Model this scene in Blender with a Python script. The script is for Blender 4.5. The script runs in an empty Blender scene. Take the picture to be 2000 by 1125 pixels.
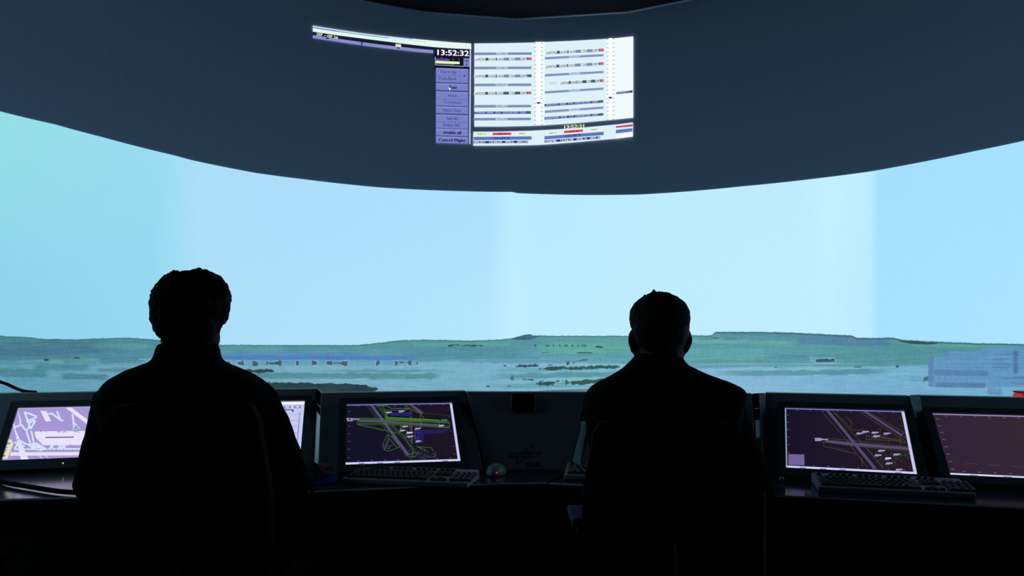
import bpy, bmesh, math, random
import numpy as np
from mathutils import Vector, Matrix, noise

# ------------------------------------------------------------------ camera, world, exposure
F = 1500.0            # focal length in pixels of the 2000x1125 frame
YH = 660.0            # image row of the eye level
ZC = 1.2              # eye height
scene = bpy.context.scene
col = scene.collection
cam = bpy.data.cameras.new('camera')
cam_ob = bpy.data.objects.new('camera', cam)
col.objects.link(cam_ob)
cam.sensor_width = 36.0
cam.lens = 36.0 * F / 2000.0
cam.shift_y = (YH - 562.5) / 2000.0
cam.clip_start = 0.05
cam_ob.location = (0, 0, ZC)
cam_ob.rotation_euler = (math.pi / 2, 0, 0)
scene.camera = cam_ob
world = bpy.data.worlds.new('dark_room')
scene.world = world
world.use_nodes = True
world.node_tree.nodes['Background'].inputs[0].default_value = (0.2, 0.3, 0.6, 1)
world.node_tree.nodes['Background'].inputs[1].default_value = 0.0
vs = scene.view_settings
vs.view_transform = 'Standard'
vs.look = 'None'
vs.gamma = 1
vs.use_curve_mapping = False
vs.exposure = 0.0
random.seed(4)

# ------------------------------------------------------------------ helpers
def lin(c):
    """sRGB 0-255 -> linear"""
    c = np.asarray(c, float) / 255.0
    return np.where(c <= 0.04045, c / 12.92, ((c + 0.055) / 1.055) ** 2.4)

def at(x, y, D):
    """point at distance D in front of the doorway viewpoint seen at frame position x, y"""
    return Vector(((x - 1000) / F * D, D, ZC - (y - YH) / F * D))

def at_z(x, y, z):
    return at(x, y, (ZC - z) * F / (y - YH))

def principled(name, base, rough=0.5, metal=0.0, spec=0.5, bump=None, vary=0.0, emit=None, estr=0.0):
    m = bpy.data.materials.new(name)
    m.use_nodes = True
    nt = m.node_tree
    p = nt.nodes['Principled BSDF']
    p.inputs['Base Color'].default_value = (*base, 1)
    p.inputs['Roughness'].default_value = rough
    p.inputs['Metallic'].default_value = metal
    p.inputs['Specular IOR Level'].default_value = spec
    if emit:
        p.inputs['Emission Color'].default_value = (*emit, 1)
        p.inputs['Emission Strength'].default_value = estr
    if bump or vary:
        tc = nt.nodes.new('ShaderNodeTexCoord')
        ns = nt.nodes.new('ShaderNodeTexNoise')
        ns.inputs['Scale'].default_value = bump[0] if bump else 20
        ns.inputs['Detail'].default_value = 4
        nt.links.new(tc.outputs['Object'], ns.inputs['Vector'])
        if bump:
            b = nt.nodes.new('ShaderNodeBump')
            b.inputs['Strength'].default_value = bump[1]
            b.inputs['Distance'].default_value = 0.002
            nt.links.new(ns.outputs['Fac'], b.inputs['Height'])
            nt.links.new(b.outputs['Normal'], p.inputs['Normal'])
        if vary:
            r = nt.nodes.new('ShaderNodeMapRange')
            r.inputs['To Min'].default_value = 1 - vary
            r.inputs['To Max'].default_value = 1 + vary
            nt.links.new(ns.outputs['Fac'], r.inputs['Value'])
            mx = nt.nodes.new('ShaderNodeVectorMath')
            mx.operation = 'SCALE'
            mx.inputs[0].default_value = base
            nt.links.new(r.outputs['Result'], mx.inputs['Scale'])
            nt.links.new(mx.outputs['Vector'], p.inputs['Base Color'])
    return m

M = {}
M['screen_cloth'] = principled('screen_cloth', (0.34, 0.37, 0.50), 0.95, spec=0.1, vary=0.05)
M['black_wall'] = principled('black_wall', (0.004, 0.004, 0.005), 0.95, spec=0.05, vary=0.2)
M['carpet'] = principled('carpet', (0.006, 0.006, 0.008), 1.0, spec=0.05, bump=(300, 0.6))
M['ceiling'] = principled('ceiling_black', (0.012, 0.013, 0.018), 0.95, spec=0.05, vary=0.2)
M['rail'] = principled('rail_grey', (0.30, 0.33, 0.40), 0.5)
M['console'] = principled('console_lacquer', (0.23, 0.20, 0.23), 0.5, spec=0.35, bump=(500, 0.25), vary=0.08)
M['console_dark'] = principled('console_under_shade', (0.010, 0.012, 0.014), 0.6, spec=0.3, vary=0.1)
M['worktop'] = principled('worktop_lacquer', (0.045, 0.050, 0.062), 0.14, spec=0.45, vary=0.1)
M['edge'] = principled('worktop_edge', (0.80, 0.80, 0.88), 0.4)
M['bezel'] = principled('monitor_bezel', (0.07, 0.08, 0.09), 0.35, spec=0.4, vary=0.05)
M['filler'] = principled('filler_light', (0.62, 0.80, 0.82), 0.6, vary=0.05)
M['filler_dim'] = principled('filler_dim', (0.20, 0.30, 0.28), 0.6, vary=0.05)
M['keyb'] = principled('keyboard_case', (0.60, 0.54, 0.68), 0.5, vary=0.05)
M['keys'] = principled('keyboard_keys', (0.09, 0.09, 0.11), 0.45, vary=0.1)
M['black_plastic'] = principled('black_plastic', (0.008, 0.008, 0.010), 0.5, spec=0.3, vary=0.1)
M['foam'] = principled('speaker_cloth', (0.002, 0.002, 0.003), 1.0, spec=0.0, bump=(600, 0.6))
M['mouse'] = principled('mouse_grey', (0.40, 0.42, 0.48), 0.35)
M['red_led'] = principled('red_led', (0.3, 0, 0.02), 0.4, emit=(0.75, 0.01, 0.04), estr=0.8)
M['green_led'] = principled('green_led', (0.1, 0.2, 0.02), 0.4, emit=(0.55, 0.6, 0.12), estr=0.9)
M['blue_pad'] = principled('blue_pad', (0.06, 0.07, 0.75), 0.9, spec=0.1, bump=(400, 0.3))
M['logo'] = principled('logo_black', (0.002, 0.002, 0.002), 0.6, spec=0.1)
M['cable'] = principled('cable_black', (0.004, 0.004, 0.005), 0.9, spec=0.08)
M['chair'] = principled('chair_fabric', (0.004, 0.003, 0.006), 0.95, spec=0.04, bump=(400, 0.6))
M['pad'] = principled('armrest_pad', (0.15, 0.14, 0.27), 0.95, spec=0.03)
M['chrome'] = principled('chrome', (0.55, 0.55, 0.6), 0.25, metal=1)
M['chair_plastic'] = principled('chair_plastic', (0.008, 0.008, 0.01), 0.45, spec=0.3)
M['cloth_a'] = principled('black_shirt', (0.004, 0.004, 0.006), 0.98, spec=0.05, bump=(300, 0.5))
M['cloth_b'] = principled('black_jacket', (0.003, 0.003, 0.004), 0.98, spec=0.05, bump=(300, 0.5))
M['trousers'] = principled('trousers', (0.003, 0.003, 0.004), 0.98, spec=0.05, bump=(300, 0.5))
M['skin'] = principled('skin', (0.13, 0.045, 0.040), 0.7, spec=0.1)
M['hair_dark'] = principled('dark_hair', (0.004, 0.003, 0.004), 0.8, spec=0.08, bump=(250, 1.0))
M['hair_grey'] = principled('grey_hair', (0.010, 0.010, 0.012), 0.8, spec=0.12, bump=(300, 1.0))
M['shoe'] = principled('shoe_leather', (0.004, 0.004, 0.004), 0.4, spec=0.3)
M['eye'] = principled('eye_white', (0.14, 0.12, 0.12), 0.5)
M['red_plastic'] = principled('red_plastic', (0.75, 0.01, 0.03), 0.5, emit=(.55, .005, .02), estr=.8)  # emission added to brighten the red box, which is backlit
M['green_plastic'] = principled('green_plastic', (0.03, 0.06, 0.04), 0.6)

def picture_material(name):
    m = bpy.data.materials.new(name)
    m.use_nodes = True
    nt = m.node_tree
    p = nt.nodes['Principled BSDF']
    p.inputs['Base Color'].default_value = (0.01, 0.01, 0.012, 1)
    p.inputs['Roughness'].default_value = 0.4
    p.inputs['Specular IOR Level'].default_value = 0.0
    a = nt.nodes.new('ShaderNodeAttribute')
    a.attribute_name = 'picture'
    nt.links.new(a.outputs['Color'], p.inputs['Emission Color'])
    p.inputs['Emission Strength'].default_value = 1.0
    return m
M['picture'] = picture_material('lit_picture')

def link(o, parent=None):
    col.objects.link(o)
    if parent is not None:
        o.parent = parent
    return o

def tag(o, label, cat, group=None, kind=None):
    if label: o['label'] = label
    if cat: o['category'] = cat
    if group: o['group'] = group
    if kind: o['kind'] = kind
    return o

def thing(name, label, cat, loc=(0, 0, 0), rz=0.0, group=None):
    o = bpy.data.objects.new(name, None)
    o.empty_display_size = 0.1
    o.location = loc
    o.rotation_euler = (0, 0, rz)
    link(o)
    return tag(o, label, cat, group)

def mesh_obj(name, verts, faces, mat, parent=None, smooth=False, world_space=True):
    """verts in world space; when parented they are moved into the parent's frame"""
    me = bpy.data.meshes.new(name)
    if parent is not None and world_space:
        inv = pm(parent).inverted()
        verts = [inv @ Vector(v) for v in verts]
    me.from_pydata([tuple(v) for v in verts], [], faces)
    me.materials.append(mat)
    if smooth:
        me.polygons.foreach_set('use_smooth', [True] * len(me.polygons))
    me.update()
    o = bpy.data.objects.new(name, me)
    return link(o, parent)

def pm(o):
    m = Matrix.Translation(o.location) @ o.rotation_euler.to_matrix().to_4x4()
    return pm(o.parent) @ m if o.parent else m

def from_bm(name, bm, mat, parent=None, smooth=False, bevel=0.0, seg=2, local=False):
    if bevel:
        bmesh.ops.bevel(bm, geom=list(bm.edges), offset=bevel, segments=seg, profile=0.5, affect='EDGES', clamp_overlap=True)
    bmesh.ops.recalc_face_normals(bm, faces=bm.faces)
    if parent is not None and not local:
        bm.transform(pm(parent).inverted())
    me = bpy.data.meshes.new(name)
    bm.to_mesh(me)
    bm.free()
    me.materials.append(mat)
    if smooth:
        me.polygons.foreach_set('use_smooth', [True] * len(me.polygons))
    o = bpy.data.objects.new(name, me)
    return link(o, parent)

def hexa(bm, pts):
    """8 points: bottom loop 4, top loop 4"""
    v = [bm.verts.new(p) for p in pts]
    for f in ((0, 1, 2, 3), (7, 6, 5, 4), (0, 4, 5, 1), (1, 5, 6, 2), (2, 6, 7, 3), (3, 7, 4, 0)):
        bm.faces.new([v[i] for i in f])
    return v

def box(bm, x0, x1, y0, y1, z0, z1, mtx=None):
    p = [Vector((x, y, z)) for z in (z0, z1) for x, y in ((x0, y0), (x1, y0), (x1, y1), (x0, y1))]
    if mtx: p = [mtx @ q for q in p]
    hexa(bm, p)

def prism(bm, loops):
    """loft through equally long closed loops, capped"""
    rings = [[bm.verts.new(p) for p in l] for l in loops]
    n = len(rings[0])
    for a, b in zip(rings, rings[1:]):
        for i in range(n):
            bm.faces.new((a[i], a[(i + 1) % n], b[(i + 1) % n], b[i]))
    bm.faces.new(rings[0][::-1])
    bm.faces.new(rings[-1])

def tube(bm, pts, r, n=10):
    pts = [Vector(p) for p in pts]
    rs = r if isinstance(r, (list, tuple)) else [r] * len(pts)
    loops = []
    for i, p in enumerate(pts):
        d = (pts[min(i + 1, len(pts) - 1)] - pts[max(i - 1, 0)]).normalized()
        u = d.cross(Vector((0.13, 0.21, 1))).normalized() if abs(d.z) < 0.95 else d.cross(Vector((0, 1, 0))).normalized()
        w = d.cross(u)
        loops.append([p + (u * math.cos(k * 2 * math.pi / n) + w * math.sin(k * 2 * math.pi / n)) * rs[i] for k in range(n)])
    prism(bm, loops)

def smooth_path(pts, n=8):
    pts = [Vector(p) for p in pts]
    out = []
    for i in range(len(pts) - 1):
        p0, p1, p2, p3 = pts[max(i - 1, 0)], pts[i], pts[i + 1], pts[min(i + 2, len(pts) - 1)]
        for k in range(n):
            t = k / n
            out.append(0.5 * ((2 * p1) + (p2 - p0) * t + (2 * p0 - 5 * p1 + 4 * p2 - p3) * t * t + (3 * p1 - p0 - 3 * p2 + p3) * t ** 3))
    out.append(pts[-1])
    return out

# ------------------------------------------------------------------ flat picture drawing (projected / lit pictures)
_glyphs = {}
def glyph_mesh(s):
    if s in _glyphs: return _glyphs[s]
    cu = bpy.data.curves.new('lettering', 'FONT')
    cu.body = s
    cu.resolution_u = 2
    o = bpy.data.objects.new('lettering', cu)
    col.objects.link(o)
    dg = bpy.context.evaluated_depsgraph_get()
    me = bpy.data.meshes.new_from_object(o.evaluated_get(dg))
    v = [tuple(p.co[:2]) for p in me.vertices]
    f = [tuple(p.vertices) for p in me.polygons]
    bpy.data.objects.remove(o)
    bpy.data.curves.remove(cu)
    bpy.data.meshes.remove(me)
    xs = [p[0] for p in v] or [0, 1]
    _glyphs[s] = (v, f, min(xs), max(xs))
    return _glyphs[s]

class Picture:
    """coloured polygons in frame coordinates, laid onto a real surface by fn(x, y, layer)"""
    def __init__(self, fn, ox=0, oy=0, sc=1.0, step=None):
        self.fn, self.ox, self.oy, self.sc, self.step = fn, ox, oy, sc, step
        self.v, self.f, self.c = [], [], []
    def P(self, x, y): return (self.ox + x / self.sc, self.oy + y / self.sc)
    def face(self, pts, c, layer, raw=False):
        b = len(self.v)
        for x, y in pts:
            if not raw: x, y = self.P(x, y)
            self.v.append(self.fn(x, y, layer))
        self.f.append(tuple(range(b, b + len(pts))))
        self.c.append(lin(c))
    def quad(self, a, b, c_, d, c, layer=1):
        """a-b is the long top edge, d-c_ the bottom one"""
        n = 1
        if self.step:
            n = max(1, int(abs(b[0] - a[0]) / self.sc / self.step))
        for i in range(n):
            t0, t1 = i / n, (i + 1) / n
            L = lambda p, q, t: (p[0] + (q[0] - p[0]) * t, p[1] + (q[1] - p[1]) * t)
            self.face([L(a, b, t0), L(a, b, t1), L(d, c_, t1), L(d, c_, t0)], c, layer)
    def rect(self, x0, y0, x1, y1, c, layer=1, slope=0.0):
        dy = slope * (x1 - x0)
        self.quad((x0, y0), (x1, y0 + dy), (x1, y1 + dy), (x0, y1), c, layer)
    def line(self, pts, w, c, layer=1):
        for a, b in zip(pts, pts[1:]):
            dx, dy = b[0] - a[0], b[1] - a[1]
            l = math.hypot(dx, dy) or 1
            nx, ny = -dy / l * w / 2, dx / l * w / 2
            self.face([(a[0] + nx, a[1] + ny), (b[0] + nx, b[1] + ny), (b[0] - nx, b[1] - ny), (a[0] - nx, a[1] - ny)], c, layer)
    def text(self, s, x0, x1, ybase, h, c, layer=2, slope=0.0):
        if h < 30 and not getattr(self, '_bold', False):
            self._bold = True
            self.text(s, x0 + 1.6, x1 + 1.6, ybase, h * 1.06, c, layer, slope)
            self._bold = False
        v, f, a, b = glyph_mesh(s)
        if not f: return
        k = (x1 - x0) / (b - a)
        base = len(self.v)
        for p in v:
            X = x0 + (p[0] - a) * k
            Y = ybase + slope * (X - x0) - p[1] * h / 0.72
            self.v.append(self.fn(*self.P(X, Y), layer))
        for q in f:
            self.f.append(tuple(base + i for i in q))
            self.c.append(lin(c))
    def build(self, name, parent):
        inv = pm(parent).inverted() if parent else Matrix()
        me = bpy.data.meshes.new(name)
        me.from_pydata([tuple(inv @ Vector(p)) for p in self.v], [], self.f)
        me.materials.append(M['picture'])
        a = me.color_attributes.new('picture', 'FLOAT_COLOR', 'CORNER')
        arr = np.ones((len(me.loops), 4), np.float32)
        k = 0
        for p, c in zip(me.polygons, self.c):
            n = p.loop_total
            arr[p.loop_start:p.loop_start + n, :3] = c
        a.data.foreach_set('color', arr.ravel())
        me.update()
        return link(bpy.data.objects.new(name, me), parent)

# ------------------------------------------------------------------ the round projection screen
CX, CY, R = 0.332, 3.358, 3.142       # vertical cylinder
def cyl_depth(x):
    u = (x - 1000) / F
    A = u * u + 1; B = -2 * (u * CX + CY); C = CX * CX + CY * CY - R * R
    return (-B + np.sqrt(np.maximum(B * B - 4 * A * C, 0))) / (2 * A)
def on_cyl(x, y, layer=0):
    D = float(cyl_depth(x))
    p = at(x, y, D)
    d = Vector((CX - p.x, CY - p.y, 0)).normalized()
    return p + d * (0.006 + 0.0025 * layer)

ZTOP = 3.90
A0, A1 = math.radians(-30), math.radians(210)   # angular extent, measured at the cylinder's centre
def ring(ang, r=R): return (CX + r * math.cos(ang), CY + r * math.sin(ang))

screen = thing('projection_screen', 'huge curved projection screen showing a pale sky over an airfield, dark above', 'projection screen', (CX, CY + R, 0))
bm = bmesh.new()
n = 120
inner, outer = [], []
angs = [A0 + (A1 - A0) * i / n for i in range(n + 1)]
rows = []
for r_, z in ((R, 0.25), (R, ZTOP + 0.25), (R + 0.06, ZTOP + 0.25), (R + 0.06, 0.25)):
    rows.append([bm.verts.new((*ring(a, r_), z)) for a in angs])
for i in range(n):
    for k in range(4):
        a, b = rows[k], rows[(k + 1) % 4]
        bm.faces.new((a[i], a[i + 1], b[i + 1], b[i]))
bm.faces.new([rows[k][0] for k in range(4)])
bm.faces.new([rows[k][n] for k in (3, 2, 1, 0)])
from_bm('screen_surface', bm, M['screen_cloth'], screen, smooth=False)

# --- projected view: fine grid on the cylinder, coloured point by point
EDGE = np.array([(-700, 20), (-300, 122), (0, 217.5), (107, 243), (200, 268), (340, 303.5), (375, 313), (420, 322.5), (500, 338), (600, 351), (740, 366), (900, 373.5), (1000, 375),
                 (1012, 377.5), (1150, 381), (1250, 380), (1350, 373.5), (1450, 364), (1600, 348), (1700, 335), (1900, 296), (2000, 275), (2300, 200), (2700, 80)], float)
def edge_y(px):
    base = lambda x: YH - F * 1.21 / cyl_depth(x)
    xs = EDGE[2:-2, 0]
    return base(px) + np.interp(px, xs, EDGE[2:-2, 1] - base(xs))
SKYL = np.array([(-800, 655), (0, 656), (60, 659), (85, 662), (150, 663), (200, 661), (245, 659.5), (300, 663), (420, 673.5), (520, 674), (700, 674), (780, 665), (830, 663.5),
                 (890, 664.5), (910, 665.5), (960, 664), (996, 661.5), (1020, 655), (1036, 652.5), (1040, 655), (1100, 656), (1230, 656), (1390, 655), (1398, 648), (1450, 648), (1530, 649),
                 (1600, 652), (1665, 655.5), (1674, 660), (1745, 659.5), (1760, 663.5), (1800, 666), (1850, 668), (1920, 670.5), (2000, 672), (2800, 676)], float)
SKY_TOP = [(-800, (140, 215, 225)), (0, (150, 222, 232)), (300, (152, 220, 240)), (330, (155, 222, 242)), (385, (172, 222, 248)), (640, (172, 221, 250)), (955, (175, 224, 251)), (1000, (186, 236, 255)),
           (1050, (184, 232, 255)), (1300, (190, 236, 255)), (1560, (190, 236, 255)), (1620, (196, 240, 255)), (1700, (190, 236, 255)), (1716, (164, 224, 255)), (2000, (166, 224, 255)), (2800, (160, 220, 250))]
SKY_LOW = [(-800, (140, 210, 232)), (0, (142, 210, 236)), (300, (150, 216, 240)), (330, (158, 220, 244)), (385, (172, 222, 248)), (640, (176, 226, 252)), (955, (180, 230, 253)), (1000, (194, 238, 255)),
           (1050, (188, 236, 255)), (1300, (190, 236, 255)), (1560, (192, 238, 255)), (1620, (194, 238, 255)), (1700, (186, 234, 255)), (1716, (168, 225, 255)), (2000, (172, 227, 255)), (2800, (166, 222, 250))]
def interp_col(x, tab):
    xs = [t[0] for t in tab]
    return np.stack([np.interp(x, xs, [t[1][k] for t in tab]) for k in range(3)], -1)
def S(t): 
    t = np.clip(t, 0, 1)
    return t * t * (3 - 2 * t)
def hash2(a, b):
    h = np.sin(a * 127.1 + b * 311.7) * 43758.5453
    return h - np.floor(h)
def vnoise(x, y):
    xi, yi = np.floor(x), np.floor(y)
    fx, fy = S(x - xi), S(y - yi)
    return (hash2(xi, yi) * (1 - fx) + hash2(xi + 1, yi) * fx) * (1 - fy) + (hash2(xi, yi + 1) * (1 - fx) + hash2(xi + 1, yi + 1) * fx) * fy

def paint(px, py):
    """the projected picture at frame position px, py (arrays)"""
    e = edge_y(px)
    k = S((py - e) / (650 - e))[..., None]
    c = interp_col(px, SKY_TOP) * (1 - k) + interp_col(px, SKY_LOW) * k
    sk = np.interp(px, SKYL[:, 0], SKYL[:, 1]) + (vnoise(px / 5.0, px * 0) - .5) * 1.0
    # base of the land
    d = py - sk
    tgt = interp_col(px, [(-800, (92, 150, 155)), (0, (100, 160, 158)), (300, (102, 160, 160)), (700, (112, 168, 160)), (1100, (108, 174, 165)), (1600, (104, 166, 162)), (2000, (112, 172, 165))])
    mid = interp_col(px, [(-800, (95, 150, 165)), (0, (98, 148, 160)), (300, (105, 162, 170)), (700, (112, 170, 178)), (1100, (112, 172, 176)), (1600, (106, 170, 165)), (2000, (110, 168, 168))])
    grd = interp_col(px, [(-800, (120, 175, 185)), (0, (122, 180, 190)), (400, (140, 190, 200)), (700, (150, 198, 206)), (1100, (156, 202, 215)), (1450, (152, 198, 216)), (1650, (150, 198, 218)), (2000, (152, 205, 220))])
    g0 = np.interp(px, [-800, 0, 300, 420, 820, 900, 1200, 1450, 1700, 1815, 2800], [702, 704, 698, 708, 706, 703, 708, 716, 716, 712, 710])
    L = tgt * (1 - S((py - sk) / 28)[..., None]) + mid * S((py - sk) / 28)[..., None]
    s = S((py - g0 + 2) / 6)[..., None]
    L = L * (1 - s) + grd * s
    wob = (vnoise(px / 5.0, py / 3.0) - .5) + .7 * (vnoise(px / 17.0 + 9, py / 6.0) - .5)
    wob2 = (vnoise(px / 14.0, py / 3.0) - .5) * 2
    def blob(x0, x1, y0, y1, colr, a=1.0, soft=2.0, slope=0.0, taper=0.12, ragged=0.0, curve=0.0):
        nonlocal L
        w = x1 - x0
        t = (px - x0) / w
        ym = (y0 + y1) / 2 + slope * (px - (x0 + x1) / 2) + curve * (4 * (t - .5) ** 2 - 1)
        h = (y1 - y0) / 2
        ends = np.clip(np.minimum(t, 1 - t) / max(taper, 1e-3), 0, 1)
        if soft >= 3 and taper >= .05:
            ends = np.clip(np.minimum(t, 1 - t) / max(taper, 8 / abs(w)), 0, 1)
            hh = h * (.55 + .45 * np.sqrt(ends)) + wob2 * 1.6
            a = a * S(ends)
        else:
            hh = h * np.sqrt(ends) + ragged * wob * 2.4
        m = S((hh - np.abs(py - ym)) / soft + .5) * (t > 0) * (t < 1) * a
        L = L * (1 - m[..., None]) + np.array(colr, float) * m[..., None]
    # --- left
    blob(-800, 250, 668, 676, (112, 172, 158), .8, 4, .01)
    blob(-800, 275, 674, 701, (92, 136, 150), .8, 5, -.02)
    blob(180, 300, 671, 681, (118, 178, 162), .7, 5)
    blob(88, 180, 701.5, 704.5, (125, 178, 110), .7, 2, -.055)
    blob(86, 95, 701, 705, (40, 70, 70), 1, 1)
    blob(144, 156, 697.8, 700.2, (50, 75, 70), 1, 1)
    blob(-30, 100, 707, 712, (104, 160, 170), .7, 4)
    blob(186, 290, 698, 710, (100, 152, 158), .8, 4, -.03)
    blob(60, 180, 711, 723, (100, 150, 158), .8, 5, .01)
    blob(120, 195, 703, 712, (104, 156, 166), .6, 5, .03)
    blob(-40, 100, 720, 736, (92, 145, 155), .75, 5, .03)
    blob(185, 260, 719, 726, (98, 150, 156), .8, 3)
    blob(115, 215, 730, 741, (92, 142, 152), .8, 4, .02)
    blob(270, 285, 700, 703, (150, 195, 200), .8, 1)
    # --- hangars and parked vehicles behind the left man
    blob(425, 560, 676, 692, (118, 178, 165), .8, 6)
    blob(560, 735, 677, 690, (106, 168, 165), .7, 6)
    blob(400, 745, 685, 700, (110, 160, 195), .8, 6, taper=.2)
    blob(418, 818, 694, 703, (98, 148, 198), .95, 3, taper=.02)
    blob(428, 818, 703, 714, (128, 180, 200), .9, 3, taper=.02)
    for a, b in ((75, 115), (168, 218), (278, 325), (385, 395), (475, 500), (607, 630), (725, 765), (838, 882), (950, 998), (1207, 1240), (1350, 1372), (1450, 1478), (1513, 1522)):
        x0, x1 = 420 + a / 3.846, 420 + b / 3.846
        blob(x0 - 1.5, x1 + 1.5, 704, 715, (165, 205, 215), .7, 1.5, taper=.02)
        blob(x0, x1, 705.5, 713.5, (92, 106, 112), 1, 1.2, taper=.1, ragged=1.5)
    blob(520, 545, 708, 710.5, (70, 90, 95), 1, 1, ragged=1)
    blob(650, 668, 708, 710, (75, 95, 100), .9, 1, ragged=1)
    blob(780, 800, 706.5, 708.5, (75, 95, 100), .9, 1, ragged=1)
    blob(610, 890, 722, 728, (112, 166, 172), .9, 3, taper=.3)
    blob(470, 866, 728.5, 739.5, (104, 156, 160), .9, 3, .004, taper=.06)
    blob(430, 536, 721, 727.5, (64, 82, 78), 1, 1.2, .01, ragged=1.2)
    blob(380, 738, 747.5, 768, (50, 74, 76), 1, 1.2, .012, taper=.16, ragged=1.2)
    # --- middle
    blob(790, 1010, 669, 676, (122, 184, 170), .8, 4)
    blob(770, 1040, 678, 700, (104, 160, 168), .7, 8)
    blob(996, 1058, 652, 664, (84, 116, 138), 1, 1.2, -.08, taper=.4)
    blob(875, 898, 673.5, 675.5, (60, 90, 80), .9, 1, -.1, ragged=1)
    blob(900, 945, 674, 676, (62, 92, 82), .9, 1, ragged=1.4)
    blob(1040, 1240, 669, 691, (114, 182, 164), .85, 5)
    blob(1046, 1175, 675, 688, (120, 190, 172), .6, 5)
    for x in (1046, 1067, 1071, 1081, 1093, 1103, 1107, 1118, 1129, 1138, 1143):
        blob(x - 1.5, x + 1.5, 673, 677, (60, 100, 90), .9, 1)
    blob(1163, 1178, 676, 679, (60, 85, 75), 1, 1, .12)
    blob(1126, 1158, 688, 690, (62, 100, 82), 1, 1)
    blob(1056, 1072, 688, 689.5, (70, 110, 92), .8, 1)
    blob(880, 1400, 701.5, 703, (140, 190, 205), .7, 2)
    blob(880, 1120, 703.5, 709, (118, 172, 190), .8, 3, .006)
    blob(1140, 1300, 701, 710, (112, 176, 172), .8, 3, .01)
    blob(1007, 1053, 712, 717, (84, 96, 116), 1, 1, -.02, ragged=2.4)
    blob(983, 989, 713, 716, (84, 100, 120), 1, 1, .4)
    blob(1069, 1080, 712, 714, (90, 104, 124), .9, 1)
    blob(1106, 1113, 705, 713, (84, 96, 116), 1, 1, -.4, ragged=1)
    blob(1118, 1127, 705, 711, (88, 100, 120), .8, 1, -.2, ragged=2.5)
    blob(1130, 1151, 702.5, 705, (88, 100, 120), 1, 1, -.12, ragged=1)
    blob(960, 1190, 718, 725, (118, 175, 180), .7, 4, -.02)
    blob(1048, 1212, 715.5, 722, (66, 98, 94), 1, 1.2, -.025, taper=.25, ragged=1.5)
    blob(930, 1290, 727.5, 737.5, (108, 166, 170), .95, 3, -.022, taper=.3)
    blob(997, 1004, 735, 743, (110, 120, 150), .9, 1, ragged=1.5)
    blob(1019, 1043, 739.5, 743, (88, 100, 120), .9, 1, -.05, ragged=2.2)
    blob(940, 1190, 748, 757, (120, 180, 180), .8, 4, -.02, taper=.3)
    blob(950, 1005, 751.5, 754.5, (62, 90, 78), .9, 1, -.01, ragged=2.2)
    blob(1046, 1100, 745.5, 751.5, (64, 94, 86), 1, 1, -.02, ragged=2.6)
    blob(1104, 1112, 745, 751, (64, 94, 86), .9, 1, ragged=2.6)
    blob(1114, 1200, 741, 750, (70, 98, 88), 1, 1, -.04, taper=.05, ragged=1.5)
    blob(1050, 1190, 760.5, 764, (104, 122, 128), .9, 1.2, -.02, taper=.2)
    # --- right
    blob(1310, 1560, 664, 671, (120, 190, 172), .7, 4, .01)
    blob(1376, 1438, 659.7, 661, (70, 110, 105), .7, 1, ragged=1)
    blob(1400, 1560, 650, 664, (96, 152, 160), .6, 6)
    blob(1553, 1745, 655.5, 674, (104, 146, 172), .75, 5, .035, taper=.06)
    blob(1300, 1494, 680, 699, (108, 178, 172), .85, 4, taper=.02)
    for i in range(13):
        x = 1335 + i * 12.6
        blob(x, x + 8, 683, 698, (124, 192, 180), .55, 3, taper=.45)
    blob(1300, 1494, 699, 702.5, (112, 190, 150), .9, 2, .004, taper=.02)
    blob(1495, 1582, 692, 701, (98, 152, 172), .8, 4)
    blob(1300, 1590, 703, 709, (104, 162, 170), .8, 4)
    blob(1330, 1700, 709.5, 712.5, (142, 192, 204), .85, 2, -.004, taper=.2)
    blob(1330, 1560, 712.5, 719, (112, 170, 176), .8, 3, -.012)
    blob(1380, 1900, 716, 722, (150, 198, 212), .9, 3, -.006)
    blob(1385, 1760, 721.5, 731.5, (104, 164, 166), .95, 3, -.014, curve=-1.5, taper=.2)
    blob(1578, 1593, 697, 706, (150, 190, 220), .7, 3)
    blob(1590.5, 1632.5, 698.5, 709.5, (175, 212, 222), .6, 1.5, taper=.01)
    blob(1592.5, 1631, 700.3, 707.8, (74, 100, 114), 1, 1, taper=.01, ragged=1)
    blob(1512, 1536, 717.5, 719.5, (92, 110, 115), .9, 1, ragged=1.5)
    blob(1668, 1682, 716, 718, (92, 110, 115), .8, 1, ragged=1.5)
    blob(1590, 1604, 731.5, 733.5, (185, 220, 230), .8, 1)
    # far right
    blob(1700, 1715, 655, 712, (112, 162, 185), .35, 6, taper=.02)
    blob(1760, 2100, 671, 680, (118, 186, 162), .8, 4, .015)
    blob(1756, 1832, 664.5, 672, (72, 92, 72), 1, 1.2, .06, taper=.3)
    blob(1749, 1756, 713.5, 718.5, (92, 110, 116), 1, 1, ragged=1)
    blob(1775, 1804, 734.5, 746, (130, 190, 205), .9, 3)
    # grey-blue terminal building
    Bc = (128, 174, 204)
    blob(1815, 2300, 704, 756, Bc, .95, 3, taper=.005)
    blob(1824, 2300, 696, 710, Bc, .95, 4, taper=.01)
    blob(1848, 2300, 686, 700, Bc, .9, 5, taper=.01)
    blob(1918, 2300, 677, 694, (126, 172, 202), .95, 3, taper=.01)
    blob(1813, 1824, 698, 754, (116, 152, 190), .9, 3, taper=.01)
    for y in (691, 700, 709, 716):
        blob(1846, 1928, y, y + 2.5, (122, 162, 194), .7, 2, taper=.05)
        blob(1938, 1972, y, y + 3, (114, 150, 184), .8, 2, taper=.05)
    blob(1824, 1930, 723, 734, (114, 148, 184), .9, 3, .01, taper=.02)
    blob(1826, 1925, 747, 757, (112, 144, 180), .9, 3, .02, taper=.02)
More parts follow.
